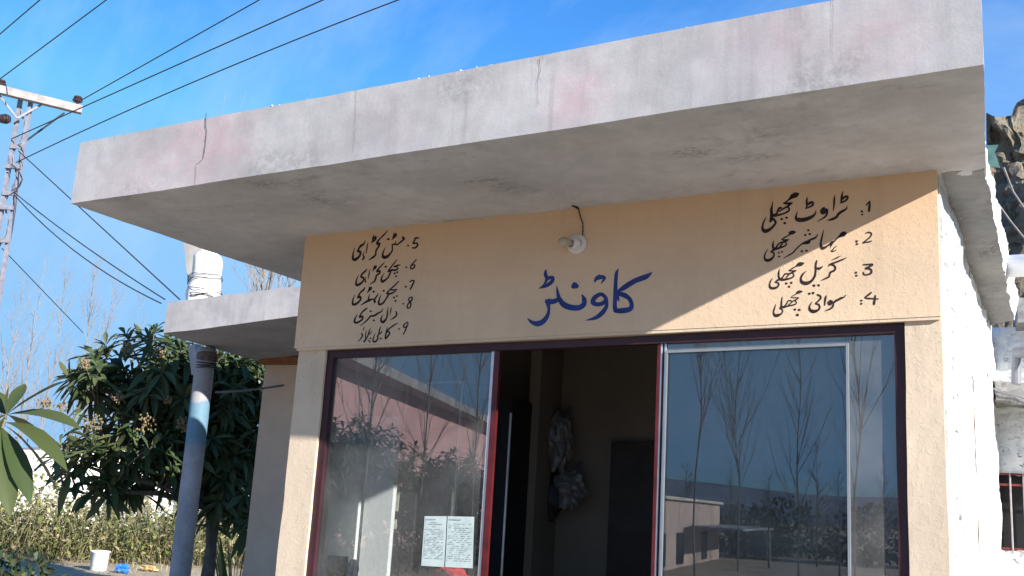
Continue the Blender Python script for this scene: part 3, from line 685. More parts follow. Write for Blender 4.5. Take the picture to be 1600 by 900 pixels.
# ------------------------------------------------------------------ things in and on the glass
def quad_on(px, Y):
    return [aty(x, y, Y) for x, y in px]
def notice(px, label, seed):
    P = quad_on(px, 6.0775); base = P[3].copy()
    t = thing('paper_notice', label, 'notice', base, 'printed notices taped to the left pane')
    random.seed(seed); b = MB(); n = 8; vs = []
    for j in range(n+1):
        for i in range(n+1):
            p = P[0].lerp(P[1], i/n).lerp(P[3].lerp(P[2], i/n), j/n); p.y += .0015*noise.noise(Vector((i*.4, j*.3, seed))); vs.append(p)
    vs2 = [v+Vector((0, .0008, 0)) for v in vs]; m = (n+1)*(n+1)
    fs = [(j*(n+1)+i, (j+1)*(n+1)+i, (j+1)*(n+1)+i+1, j*(n+1)+i+1) for j in range(n) for i in range(n)]
    b.add(vs, fs); b.add(vs2, [f[::-1] for f in fs]); b.build('sheet', M_paper, t)
    b = MB()
    def bar(u0, u1, v0, v1):
        q = []
        for (u, v) in ((u0, v0), (u0, v1), (u1, v1), (u1, v0)):
            p = P[0].lerp(P[1], u).lerp(P[3].lerp(P[2], u), v); p.y -= .003; q.append(p)
        b.add(q, [(0, 1, 2, 3)])
    bar(.06, .52, .055, .075)
    if seed == 1: bar(.3, .6, .12, .13); bar(.2, .85, .155, .165); bar(.4, .55, .20, .215)
    for r in range(19):
        v = .26+r*.032 if seed == 1 else .14+r*.04
        if v > .93: break
        u = .07
        while u < .92:
            w = random.choice([.03, .05, .09, .13]); 
            if random.random() < .72: bar(u, min(.94, u+w), v, v+.010)
            u += w+random.choice([.02, .035, .06])
    b.build('printed_lines', M_ink, t)
notice([(663.5, 806.5), (698, 806.5), (694, 886), (658, 884)], 'pale printed sheet taped to the left pane, farther from the red jamb', 1)
notice([(699.5, 806.5), (741, 807.5), (738.5, 888), (695.5, 886)], 'pale printed sheet taped to the left pane, next to the red jamb', 2)

# interior furniture
b = MB(); cb = (-3.7, 6.42, 0)
cnt_ = thing('shop_counter', 'low dark counter just inside the left pane', 'counter', cb)
b.box(-4.34, -3.06, 6.16, 6.62, .93, .965, 0, T); b.build('counter_top', M_brown, cnt_)
b = MB(); b.box(-4.32, -3.08, 6.20, 6.60, .02, .93, 0, T); b.build('counter_body', M_brown, cnt_)
def tz(x, y, z): return T(x, y, z).z
p0, p1 = aty(513, 868, 6.35), aty(535, 868, 6.35)
ct = thing('black_carton', 'upright black carton with yellow mark on the counter', 'carton', (p0.x, 6.4, tz(p0.x, 6.4, .965)))
b = MB(); zt0 = p0.z; zb0 = tz(p0.x, 6.4, .966); b.box(p0.x, p1.x, 6.35, 6.43, zb0, zt0); b.build('carton_body', M_black, ct)
q0, q1 = aty(515, 889, 6.349), aty(524, 895, 6.349); b = MB(); b.box(q0.x, q1.x, 6.3478, 6.3492, q1.z, q0.z); b.build('carton_mark', M_smudge, ct)
p = aty(546, 897, 6.42)
def lump(mb, c, rx, ry, rz, seed, amp=.3, n=14, m=10, mi=0):
    c = Vector(c); b0 = len(mb.v)
    for j in range(m+1):
        th = pi*j/m
        for i in range(n):
            ph = 2*pi*i/n; d = Vector((sin(th)*cos(ph), sin(th)*sin(ph), cos(th)))
            k = 1+amp*noise.noise(d*1.9+Vector((seed, 0, 0)))+amp*.5*noise.noise(d*5+Vector((seed, 3, 0)))
            mb.v.append(c+Vector((d.x*rx, d.y*ry, d.z*rz))*k)
    for j in range(m):
        for i in range(n):
            mb.f.append([b0+j*n+i, b0+(j+1)*n+i, b0+(j+1)*n+(i+1) % n, b0+j*n+(i+1) % n]); mb.m.append(mi)
b = MB(); lump(b, (p.x, 6.45, p.z+.02), .045, .045, .075, 4, .35); tag(b.build('paper_bag', M_intwhite, loc=(p.x, 6.45, p.z-.06)), 'crumpled white paper bag beside the black carton', 'bag')
p = aty(497, 895, 6.3); b = MB(); b.lathe([(0, -.06), (.034, -.06), (.034, .02), (.026, .04), (0, .05)], (p.x, 6.3, p.z), (0, 0, 1), 14); tag(b.build('grey_jar', M_greypipe, loc=(p.x, 6.3, p.z-.06)), 'small grey jar at the frame end of the counter', 'jar')
p = aty(702, 897, 6.3); b = MB(); lump(b, (p.x, 6.33, p.z-.03), .15, .09, .07, 8, .45, 22, 12); tag(b.build('red_cloth', M_redcloth, loc=(p.x, 6.33, p.z-.1)), 'crumpled red cloth lying under the notices', 'cloth')

# tall dark cabinet with two cream cards on its side
p0 = aty(608, 600, 6.95); p1 = aty(668, 600, 6.95)
cab = thing('tall_cabinet', 'tall dark cabinet beside the white pillar inside the shop', 'cabinet', (p0.x+.1, 7.2, 0))
b = MB(); b.box(p0.x, p1.x-.03, 6.95, 7.4, .03, 2.2, 0, T); b.build('cabinet_body', M_brown, cab)
for (x0, y0, x1, y1) in ((610, 755, 622, 799), (609, 811, 619, 827)):
    a, c_ = aty(x0, y0, 6.946), aty(x1, y1, 6.946); b = MB(); b.box(a.x, c_.x, 6.943, 6.948, c_.z, a.z); b.build('label_card', M_card, cab)
# display fridge with aluminium trim
p0 = aty(655, 597, 7.2); p1 = aty(724, 597, 7.2); zt2 = p0.z-.0318*p0.x-.0112*1.2
fz = thing('display_fridge', 'glass fronted display fridge with aluminium trim behind the left pane', 'fridge', ((p0.x+p1.x)/2, 7.5, 0))
x0, x1 = p0.x-.12, p1.x
b = MB(); b.box(x0, x1, 7.24, 7.8, .03, zt2, 0, T); b.build('fridge_body', M_brown, fz)
b = MB(); b.box(x0, x1, 7.20, 7.238, zt2-.018, zt2, 0, T); b.box(x1-.016, x1, 7.20, 7.238, .03, zt2-.018, 0, T); b.box(x0, x0+.014, 7.20, 7.238, .03, zt2-.018, 0, T); zs = zt2-.62; b.box(x0+.014, x1-.016, 7.205, 7.238, zs, zs+.014, 0, T); b.build('aluminium_trim', M_alu, fz)
b = MB(); b.box(x0+.014, x1-.016, 7.215, 7.221, .05, zt2-.02, 0, T); b.build('glass_door', M_glass2, fz)
# black refrigerator inside the doorway
p0 = aty(772, 645, 7.6); p1 = aty(800, 645, 7.6); zt3 = p0.z
rf = thing('black_refrigerator', 'tall black refrigerator with a bright edge inside the open doorway', 'refrigerator', ((p0.x+p1.x)/2, 7.9, 0))
b = MB(); b.box(p0.x-.2, p1.x, 7.6, 8.2, .03, zt3+.12); b.build('fridge_body', M_black, rf)
b = MB(); b.box(p1.x-.012, p1.x+.004, 7.585, 7.598, .03, zt3); b.build('door_edge', M_alu, rf)
# bags hanging on the back wall
random.seed(11)
p = aty(858, 775, 8.36); b = MB(); lump(b, p, .13, .09, .20, 21, .25, 20, 14); top = aty(858, 690, 8.44)
b.tube([p+Vector((0, 0, .16)), top], [.05, .012], 8)
tag(b.build('hanging_sack', M_black, loc=(p.x, 8.36, p.z-.2)), 'limp black sack hanging on the inner wall', 'bag')
for (x, y, rx, rz, sd, lab) in ((893, 765, .13, .15, 31, 'crumpled pale plastic bag hanging lowest on the inner wall'), (876, 690, .10, .22, 35, 'grey plastic bag hanging above the pale crumpled one')):
    p = aty(x, y, 8.28); b = MB(); lump(b, p, rx, .08, rz, sd, .5, 24, 18); b.tube([p+Vector((0, 0, rz*.8)), p+Vector((.01, .18, rz+.10))], [.04, .008], 6)
    tag(b.build('plastic_bag', M_bag, loc=(p.x, 8.28, p.z-rz)), lab, 'bag', 'plastic bags hanging inside the shop')

# ------------------------------------------------------------------ on the porch roof: wrapped sack and concrete stub
sb_ = aty(322, 470, 8.18); y0 = 8.18
sk = thing('wrapped_sack', 'white cloth sack bound with cord standing on the porch roof', 'sack', (sb_.x, y0, sb_.z-.02))
def pxw(x0, x1, y): return aty(x0, y, y0), aty(x1, y, y0)
prof = [(475, 291, 346), (462, 293, 346), (450, 294, 346), (440, 296, 346), (425, 298, 347), (412, 300, 348), (402, 303, 346), (396, 309, 341), (392, 318, 335), (389, 322, 333), (383, 324, 331)]
b = MB(); rows = []; n = 26
for j, (y, xa_, xb_) in enumerate(prof):
    A, B = pxw(xa_, xb_, y); c_ = (A+B)/2; r = (B-A).length/2*.76
    for i in range(n):
        an = 2*pi*i/n; k = 1+.16*noise.noise(Vector((cos(an)*1.5, sin(an)*1.5, j*.35)))+.07*noise.noise(Vector((cos(an)*5, sin(an)*5, j*.6)))
        if j in (2, 4): k *= .965
        rows.append(Vector((c_.x+cos(an)*r*k, c_.y+sin(an)*r*k*.9, c_.z)))
b.add(rows, [(j*n+i, j*n+(i+1) % n, (j+1)*n+(i+1) % n, (j+1)*n+i) for j in range(len(prof)-1) for i in range(n)]); b.f.append(list(range((len(prof)-1)*n, len(prof)*n))); b.m.append(0)
b.build('sack_cloth', M_sack, sk, True)
b = MB()
for k, (y, tilt) in enumerate(((440, .03), (437, .045), (456, .02), (461, -.03), (463, .035), (466, .0))):
    A, B = pxw(294, 347, y); c_ = (A+B)/2; r = (B-A).length/2*.76+.005
    b.tube([c_+Vector((cos(a)*r, sin(a)*r*.92, tilt*cos(a*1.0+k*.7)+.012*sin(a*3+k))) for a in [2*pi*i/28 for i in range(29)]], .0042, 5)
b.build('binding_cord', M_wire, sk)
b = MB(); A = [aty(x, y, 8.42) for x, y in ((299, 472), (318, 472), (284, 360), (314, 360))]
vs = [A[0], A[1], A[0]+Vector((0, .14, 0)), A[1]+Vector((0, .14, 0)), A[2], A[3], A[2]+Vector((0, .14, 0)), A[3]+Vector((0, .14, 0))]
b.sbox(vs, (4, 4, 12), .01, 4); tag(b.build('concrete_stub', concrete_mat('stub_concrete', (.55, .52, .48)), loc=(A[0].x, 8.42, A[0].z)), 'leaning pale concrete stub beside the wrapped sack on the porch roof', 'stub')

# ------------------------------------------------------------------ right side: green metal, pipes, neighbour
a_ = aty(1542, 228, 7.4)
gm = MB(); q = [aty(x, y, 7.3) for x, y in ((1541, 227), (1560, 226), (1554, 237), (1563, 262), (1541, 259))]
vs = q + [v+Vector((0, .05, .012)) for v in q]
gm.add(vs, [(0, 4, 3, 2, 1), (5, 6, 7, 8, 9)] + [(i, (i+1) % 5, 5+(i+1) % 5, 5+i) for i in range(5)])
r2 = [aty(x, y, 7.25) for x, y in ((1554, 237), (1566, 262), (1558, 246))]
vs = r2+[v+Vector((0, .02, .0)) for v in r2]; gm.add(vs, [(0, 2, 1), (3, 4, 5), (0, 1, 4, 3), (1, 2, 5, 4), (2, 0, 3, 5)])
tag(gm.build('bent_metal_sheet', M_greenmetal, loc=tuple(q[4])), 'bent faded green metal sheet stuck at the roof slab end', 'metal sheet')
b = MB(); b.tube([aty(1578, 416, 9.2), aty(1640, 413, 9.0)], .095, 20)
pi_ = b.build('drain_pipe', M_pipe, loc=tuple(aty(1578, 430, 9.2)), smooth=False); tag(pi_, 'fat white plastic pipe poking out by the side eave', 'pipe')
b = MB(); b.tube([aty(1587, 551, 10.6), aty(1640, 549, 10.4)], .055, 14); b.tube([aty(1588, 550, 10.62), aty(1588, 600, 10.62)], .045, 12)
tag(b.build('metal_pipe', M_greypipe, loc=tuple(aty(1588, 600, 10.62))), 'thin grey metal pipe bent down the neighbouring wall', 'pipe')
for k, (pxs, lab) in enumerate(((((1568, 262), (1583, 300), (1600, 325)), 'dry pale cane trailing down the rocks under the green sheet'), (((1560, 320), (1578, 345), (1600, 372)), 'dry pale cane across the rocks above the white pipe'))):
    P = [aty(x, y, 10.5) for x, y in pxs]; P.append(P[-1]+(P[-1]-P[-2])*1.5); b = MB(); b.tube(P, [.012, .011, .010, .008], 6); tag(b.build('dry_cane', M_palebark, loc=tuple(P[0])), lab, 'cane')
nb = thing('neighbouring_house', 'rough whitewashed house with a barred window beside the shop', 'house', (1.5, 12.4, 0))
b = MB(); WY = 12.0
x0, x1 = .03, 4.0
wz0, wz1 = aty(1575, 862, WY).z, aty(1575, 738, WY).z; wx0, wx1 = aty(1553, 800, WY).x, aty(1553, 800, WY).x+.95
def wall_piece(xa_, xb_, za_, zb_, nx_, nz_, sd):
    b.sbox([(x, y, z) for z in (za_, zb_) for y in (WY, WY+.3) for x in (xa_, xb_)], (nx_, 2, nz_), .035, 2.5, 0, sd, .016)
wall_piece(x0-.2, wx0, -.3, 3.75, 8, 80, 1); wall_piece(wx1, x1, -.3, 3.75, 50, 70, 1); wall_piece(wx0, wx1, -.3, wz0, 24, 40, 1); wall_piece(wx0, wx1, wz1, 3.75, 24, 40, 1)
b.build('house_wall', M_white, nb)
b = MB(); b.sbox([(x, y, z) for z in (2.86, 3.06) for y in (11.35, 12.1) for x in (.06, 4.0)], (60, 14, 6), .05, 2.4, 0, 9, .03); b.build('sun_ledge', M_eave, nb)
b = MB(); b.sbox([(x, y, z) for z in (3.7, 3.95) for y in (11.6, 14) for x in (.3, 4.0)], (60, 14, 6), .04, 2.4, 0, 2, .02); b.build('house_roof', M_eave, nb)
b = MB(); b.box(wx0, wx1, WY+.24, WY+.26, wz0, wz1); wnd = b.build('window', M_black, nb)
b = MB()
for zz in (wz0+.02, wz1-.14, wz1-.03): b.box(wx0+.01, wx1-.01, WY-.01, WY+.01, zz, zz+.022)
b.build('window_frame', simple('rusty_window_paint', (.16, .03, .025), .7, .3, .5, 9), wnd)
for i in range(8):
    b = MB(); xx = wx0+.04+i*.125; b.tube([(xx, WY-.015, wz0-.02), (xx, WY-.015, wz1-.01)], .009, 6); b.build('window_bar', simple('bar_steel_%d' % i, (.30, .27, .28), .6, .4, .3, 9) if i == 0 else bpy.data.materials['bar_steel_0'], wnd)
b = MB(); P = [aty(x, y, 11.3) for x, y in ((1546, 604), (1560, 612), (1580, 616), (1612, 626))]; b.tube(P, .008, 6); tag(b.build('slack_wire', M_greypipe, loc=tuple(P[0])), 'slack grey wire strung under the stone ledge', 'wire')

# ------------------------------------------------------------------ utility pole and cables
UD = 18.
base = atd(3, 380, UD); topc = atd(40, 152, UD); ub = Vector((topc.x, topc.y, 0))
ub = Vector((atd(41, 152, UD).x, atd(41, 152, UD).y, 0)); ztop = atd(41, 146, UD).z
up = thing('utility_pole', 'grey steel lattice power pole with one wooden crossarm', 'utility pole', ub)
right = Vector((_R.x, _R.y, 0)).normalized(); back = Vector((-right.y, right.x, 0))
for s_ in (-1, 1):
    b = MB(); o_ = right*s_*.088
    b.beam(ub+o_*1.3, ub+o_+Vector((0, 0, ztop)), .052, .07, 0, tuple(back)); b.build('pole_leg', M_steel, up)
b = MB(); z = .4; k = 0
while z < ztop-.3:
    A = ub+right*(-.07 if k % 2 else .07)+Vector((0, 0, z)); B = ub+right*(.07 if k % 2 else -.07)+Vector((0, 0, z+.42)); b.beam(A, B, .022, .022, 0, tuple(back))
    z += .42; k += 1
for zz in (ztop-.95, ztop-1.75): b.beam(ub-right*.1+Vector((0, 0, zz))-back*.045, ub+right*.1+Vector((0, 0, zz))-back*.045, .03, .07)
for zz in (ztop-1.3, ztop-2.0, ztop-2.55):
    b.beam(ub-right*.13+Vector((0, 0, zz))-back*.06, ub+right*.13+Vector((0, 0, zz))-back*.06, .06, .07)
b.build('lattice', M_steel, up)
al, ar = atd(-22, 135, UD-.15), atd(128, 172, UD-.15)
b = MB(); b.beam(al, ar, .12, .13); arm = b.build('crossarm', M_arm, up)
for (x, y) in ((0, 140), (120, 165)):
    c_ = atd(x, y, UD-.15); b = MB(); b.lathe([(.02, -.02), (.03, .0), (.075, .02), (.085, .05), (.055, .065), (.07, .085), (.06, .11), (.03, .12), (0, .125)], c_+Vector((0, 0, .05)), (0, 0, 1), 14); b.build('insulator', M_ceram, arm)
b = MB()
for (xa_, ya_, xb_, yb_) in ((27, 185, -2, 148), (27, 185, 64, 164)): b.beam(atd(xa_, ya_, UD-.12), atd(xb_, yb_, UD-.1), .035, .03)
b.build('arm_brace', M_steel, up)
b = MB(); b.lathe([(0, -.09), (.075, -.085), (.085, 0), (.06, .05), (0, .06)], atd(10, 186, UD), tuple(right), 14); b.build('stay_insulator', M_ceram, up)
b = MB(); P = [atd(x, y, UD-.2) for x, y in ((18, 256), (30, 268), (35, 280), (30, 292), (18, 298))]; b.tube(P, .012, 5); b.build('service_loop', M_cable, up)
def cable(A, B, sag, label, r=.009, n=14):
    A, B = Vector(A), Vector(B); b = MB()
    b.tube([A.lerp(B, i/n)-Vector((0, 0, sag*4*(i/n)*(1-i/n))) for i in range(n+1)], r, 5)
    tag(b.build('power_cable', M_cable, loc=tuple(A)), label, 'cable', 'cables strung from the power pole')
def ext(a, c, k): return (a[0]+(c[0]-a[0])*k, a[1]+(c[1]-a[1])*k)
e = ext((0, 53), (62, 0), 3.0); s0 = ext((0, 53), (62, 0), -.6)
cable(atd(*s0, 17.8), atd(*e, 11), 0, 'highest cable crossing the top corner of the sky')
e = ext((0, 122), (165, 0), 2.0); cable(atd(-1, 124, UD), atd(*e, 12), 0, 'cable leaving the pole-side insulator on the crossarm')
e = ext((122, 160), (405, 0), 1.5); cable(atd(121, 160, UD), atd(*e, 12), 0, 'cable leaving the insulator at the outer crossarm end')
e = ext((18, 217), (500, 2), 1.3); cable(atd(18, 217, UD), atd(*e, 11), 0, 'long cable passing just under the crossarm end')
e = ext((25, 254), (640, 0), 1.25); cable(atd(25, 254, UD), atd(*e, 11), -.12, 'lowest long cable rising above the roof slab')
cable(atd(30, 228, UD), atd(100, 177, UD+1.2), 0, 'short thick tap cable rising from pole to crossarm', .018)
cable(atd(29, 236, UD), aty(281, 468, 8.9), .0, 'single cable dropping from pole to the porch roof', .009)
cable(atd(19, 298, UD), aty(258, 468, 9.4), .05, 'upper of the two paired cables dropping to the porch', .009)
cable(atd(19, 301, UD), aty(252, 474, 9.4), .16, 'lower of the two paired cables dropping to the porch', .009)
cable(atd(3, 388, UD), aty(130, 520, 14), .0, 'faint thin cable sinking behind the loquat crown', .008)

# ================================================================== VEGETATION
def leaf(mb, base, d, up_, L_, W_, droop, fold=.18, mi=0, n=4):
    d = d.normalized(); side = d.cross(up_); side = side.normalized() if side.length > 1e-4 else d.orthogonal().normalized(); nn = side.cross(d)
    prof = ((0, .06), (.25, .62), (.55, 1.0), (.82, .62), (1.0, .02)) if n == 4 else ((0, .04), (.12, .3), (.3, .72), (.5, .97), (.68, 1.), (.84, .68), (.94, .3), (1.0, .02))
    vs = []
    for t, w in prof:
        c_ = base + d*L_*t + Vector((0, 0, -1))*droop*L_*t*t
        vs += [c_-side*W_*w/2+nn*W_*w*fold, c_, c_+side*W_*w/2+nn*W_*w*fold]
    fs = []
    for i in range(len(prof)-1):
        a = 3*i; fs += [(a, a+1, a+4, a+3), (a+1, a+2, a+5, a+4)]
    mb.add(vs, fs, mi)
def rv(rng, z0=-1, z1=1):
    while True:
        v = Vector((rng.uniform(-1, 1), rng.uniform(-1, 1), rng.uniform(z0, z1)))
        if .05 < v.length < 1: return v.normalized()

def rosette(mb, rng, tip, out, L_, nl):
    out = out.normalized(); a0 = rng.uniform(0, 6.28)
    a = out.orthogonal().normalized(); bb = out.cross(a)
    for i in range(nl):
        an = a0+i*2.4; t = (i+.5)/nl
        el = .95-1.25*t+rng.uniform(-.15, .15)
        d = (a*cos(an)+bb*sin(an))*cos(el)+out*sin(el)
        l_ = L_*rng.uniform(.7, 1.12)*(.75+.35*t)
        leaf(mb, tip - out*L_*.25*t, d, out+Vector((0, 0, .6)), l_, l_*rng.uniform(.23, .31), rng.uniform(.1, .5), .12+rng.uniform(0, .12))
def loquat(base, blobs, label, nros, seed, trunk_to=None, flowers=(), leafL=.33, group=None):
    rng = random.Random(seed); t = thing('loquat_tree', label, 'tree', base, group)
    br = MB(); lv = MB(); tips = []
    tot = sum(b_[1]*b_[2]*b_[3] for b_ in blobs)
    fork = Vector(base)+Vector((0, 0, 1.25))
    mains = []
    for (c_, rx, ry, rz) in blobs:
        mains.append(c_)
        f1 = Vector(base)+Vector((rng.uniform(-.05, .05), rng.uniform(-.05, .05), 0)); mid = fork.lerp(c_, .45)+Vector((rng.uniform(-.12, .12), rng.uniform(-.12, .12), .08))
        br.tube([f1-Vector((0, 0, .1)), f1.lerp(fork, .6), fork.lerp(mid, .12), mid, fork.lerp(c_, .8), c_], [.06, .05, .045, .036, .026, .014], 8)
    for (c_, rx, ry, rz) in blobs:
        n = int(nros*rx*ry*rz/tot)
        for _ in range(n):
            d = rv(rng); k = rng.random()**.45
            p = c_+Vector((d.x*rx, d.y*ry, d.z*rz))*k
            if p.z < base[2]+.2: continue
            o_ = (p-c_); o_ = Vector((o_.x/rx, o_.y/ry, o_.z/rz)); o_ = (o_.normalized() if o_.length > .05 else rv(rng))*.8+Vector((0, 0, .55))+rv(rng)*.35
            rosette(lv, rng, p, o_, leafL, rng.randint(8, 12))
            if rng.random() < .5: br.tube([p-o_.normalized()*.35-Vector((0, 0, .05)), p-o_.normalized()*.16, p], [.012, .009, .006], 4, cap=False)
    br.build('trunk', M_bark, t, True); lv.build('crown', M_loquat, t)
    for (p, r) in flowers:
        rosette(lv, rng, p, Vector((.4, -.7, .6)), leafL, 9) if False else None
        f = MB()
        for _ in range(44):
            q = p+rv(rng)*r*rng.random()**.5; w_ = rng.uniform(.007, .013); lump(f, q, w_, w_, w_*1.3, rng.random()*50, .4, 6, 4)
        f.build('flower_cluster', M_flower, t)
    return t
def E_(x, y, D, rx, ry, rz): return (atd(x, y, D), rx, ry, rz)
lb = atd(325, 900, 13.3); lb.z = 0
blobs = [E_(245, 590, 13.4, .95, .8, .62), E_(335, 620, 13.6, .75, .8, .75), E_(165, 590, 13.2, .48, .5, .36), E_(185, 690, 13.0, .72, .6, .34),
         E_(300, 690, 13.5, .8, .7, .55), E_(125, 725, 12.8, .34, .4, .30), E_(225, 735, 13.3, .75, .5, .28), E_(375, 720, 13.4, .42, .6, .75), E_(400, 800, 13.0, .22, .3, .5), E_(370, 590, 13.8, .6, .6, .5), E_(360, 680, 13.4, .55, .5, .9), E_(345, 760, 13.2, .45, .4, .45), E_(150, 760, 12.9, .45, .4, .16)]
fl = [(atd(x, y, D), r) for x, y, D, r in ((198, 545, 12.7, .09), (250, 555, 12.7, .09), (262, 625, 12.6, .05), (183, 622, 12.5, .08), (228, 662, 12.4, .13), (283, 660, 12.5, .08), (148, 660, 12.3, .12), (96, 640, 12.5, .10), (72, 632, 12.5, .10), (100, 737, 12.4, .07), (132, 568, 12.7, .06), (290, 670, 12.5, .06))]
tree = loquat(tuple(lb), blobs, 'dense dark loquat tree with tan flower clusters behind the porch post', 520, 5, flowers=fl)
# slimmer stem of the same clump and shoots at its foot
b = MB(); sp = MB(); rng = random.Random(3)
g0 = atd(372, 880, 13.6)
cl = thing('grass_clump', 'tall green grass clump with tan stalks at the loquat foot', 'grass clump', (g0.x, g0.y, 0))
for i in range(70):
    an = rng.uniform(0, 6.28); r0 = rng.random()*.18; p = Vector((g0.x+cos(an)*r0, g0.y+sin(an)*r0, 0)); d = Vector((cos(an)*.25, sin(an)*.25, 1)).normalized(); h = rng.uniform(.7, 1.35)
    leaf(sp if i % 2 else b, p, d, Vector((cos(an+1.5), sin(an+1.5), 0)), h, .022, rng.uniform(.02, .25), .1)
sp.build('blades', leaf_mat('green_blade', (.07, .13, .02), (.14, .2, .04), (.1, .14, .03), .6), cl); b.build('stalks', M_straw, cl)

# young loquat close to the viewer
SD = 4.6
sc_ = atd(8, 655, SD); sb0 = Vector((sc_.x-.45, sc_.y-.05, 0))
sg = thing('loquat_sapling', 'young loquat sapling with long drooping leaves near the viewer', 'sapling', tuple(sb0))
b = MB(); b.tube([sb0, sb0.lerp(sc_, .5)+Vector((-.12, 0, .1)), sc_-Vector((.03, 0, .12)), sc_], [.016, .012, .008, .006], 8)
b.tube([sc_, sc_+Vector((0, 0, .03))], [.006, .003], 6); b.build('stem', M_bark, sg, True)
b = MB()
def lf(px, py, W_, droop, D=None, dz=0, bx=10, by=648):
    W_ *= SD/3.2*.66; tip = atd(px, py, SD+dz*1.3); bs = atd(bx, by, SD); d = tip-bs; d0 = d.copy(); L_ = d.length
    d = d + Vector((0, 0, droop*L_)); leaf(b, bs, d, Vector((_F.x*-.5, _F.y*-.5, .8)), L_*1.0, W_, droop, .16, 0, 8)
for a in ((110, 592, .062, .12, SD, -.25), (130, 672, .070, .30, SD, -.2), (96, 735, .075, .35, SD, -.25, 8, 660), (38, 770, .085, .25, SD, -.1, 2, 668), (12, 788, .095, .2, SD, -.1, -2, 668), (40, 598, .060, .05, SD, .15), (70, 760, .07, .4, SD, .1, 6, 664),
          (-40, 620, .07, .1, SD, .1), (-60, 700, .08, .3, SD, 0), (-10, 610, .06, .02, SD, .05), (14, 602, .055, .0, SD, -.05), (-45, 770, .08, .3, SD, 0), (88, 790, .0, .3) if False else (60, 700, .07, .25, SD, .25)):
    lf(*a)
b.build('leaves', M_sprig, sg, True)

# dark bush in the lower corner
rng = random.Random(9); bc = atd(25, 905, 9.5); bb_ = Vector((bc.x, bc.y, 0))
bu = thing('dark_bush', 'low dark green bush in shade below the sapling', 'bush', tuple(bb_)); b = MB()
for _ in range(900):
    d = rv(rng, -.2, 1); k = rng.random()**.4; p = bb_+Vector((d.x*.55*k, d.y*.5*k, .15+abs(d.z)*.78*k)); o_ = d+rv(rng)*.7+Vector((0, 0, .2)); leaf(b, p, o_, Vector((0, 0, 1)), rng.uniform(.09, .16), rng.uniform(.05, .08), .3)
b.build('leaves', M_bush, bu)
b = MB()
for _ in range(9): d = rv(rng, .3, 1); b.tube([bb_, bb_+d*.3, bb_+d*.65+Vector((0, 0, .08))], [.012, .008, .004], 5)
b.build('stems', M_bark, bu)

# dry weeds: nobody could count them
rng = random.Random(17); b = MB(); 
for i in range(2100):
    px = rng.uniform(-60, 600); D = rng.uniform(20.6, 25.5)
    p = atd(px, 880, D); p = Vector((p.x, p.y, 0))
    hmax = (2.15 if px < 330 else 1.6)*(.62+.62*noise.noise(Vector((px*.03, D*.8, 0)))) 
    hmax *= 1.0+.25*max(0, (150-px)/150)
    h = rng.uniform(.45, 1.0)*max(hmax, .2); lean = Vector((rng.uniform(-.5, .5), rng.uniform(-.5, .5), 1)).normalized(); q = p+lean*h
    side = lean.cross(Vector((_F.x, _F.y, 0))).normalized()*.004
    b.add([p-side, p+side, q+side*.4, q-side*.4], [(0, 1, 2, 3)], 1)
    for k in range(rng.randint(6, 14)):
        t = rng.uniform(.1, 1.0); c_ = p.lerp(q, t); d = rv(rng, -.2, .9); leaf(b, c_, d, Vector((0, 0, 1)), rng.uniform(.07, .2), rng.uniform(.035, .085), rng.uniform(0, .6), .1, 0 if rng.random() < .8 else 1)
tag(b.build('dry_weeds', [M_dry, M_straw]), 'tangle of yellow green dry weeds before the white wall', 'weeds', kind='stuff')
# short straw litter on the yard
b = MB(); rng = random.Random(23)
for i in range(1300):
    px = rng.uniform(-50, 600); D = rng.uniform(15.0, 20.5); p = atd(px, 890, D); p = Vector((p.x, p.y, .01)); d = rv(rng, .0, .7)
    leaf(b, p, d, Vector((0, 0, 1)), rng.uniform(.08, .26), .012, .3, .1)
tag(b.build('dry_grass', M_straw), 'short straw coloured grass on the dusty yard', 'grass', kind='stuff')

# compound wall
w0, w1, w2 = atd(-90, 705, 27), atd(250, 702, 27.5), atd(640, 700, 30)
cw = thing('compound_wall', 'long limewashed compound wall behind the dry weeds', 'wall', (w1.x, w1.y, 0)); b = MB()
for A, B in ((w0, w1), (w1, w2)):
    d = Vector((B.x-A.x, B.y-A.y, 0)); nrm = Vector((-d.y, d.x, 0)).normalized()*.22
    P = [A.xy.to_3d(), B.xy.to_3d()]; P = [Vector((v.x, v.y, -.2)) for v in P]; P += [v+nrm for v in P]
    P += [Vector((v.x, v.y, z)) for v, z in zip(P, (A.z, B.z, A.z, B.z))]
    b.sbox(P, (40, 2, 12), .02, 1.0)
b.build('wall_panel', M_compound, cw)
for px in (195, 255, 318): 
    A = atd(px, 800, 26.4); b = MB(); b.box(A.x-.12, A.x+.12, A.y-.12, A.y+.12, -.2, 2.1); b.build('wall_post', M_compound, cw)
b = MB(); A, B = atd(205, 880, 25), atd(229, 744, 26); A.z = 0; b.tube([A, A.lerp(B, .5)+Vector((.03, 0, 0)), B], [.075, .07, .05], 8); tag(b.build('leaning_pole', M_bark, loc=tuple(A)), 'grey wooden pole leaning on the compound wall', 'pole')
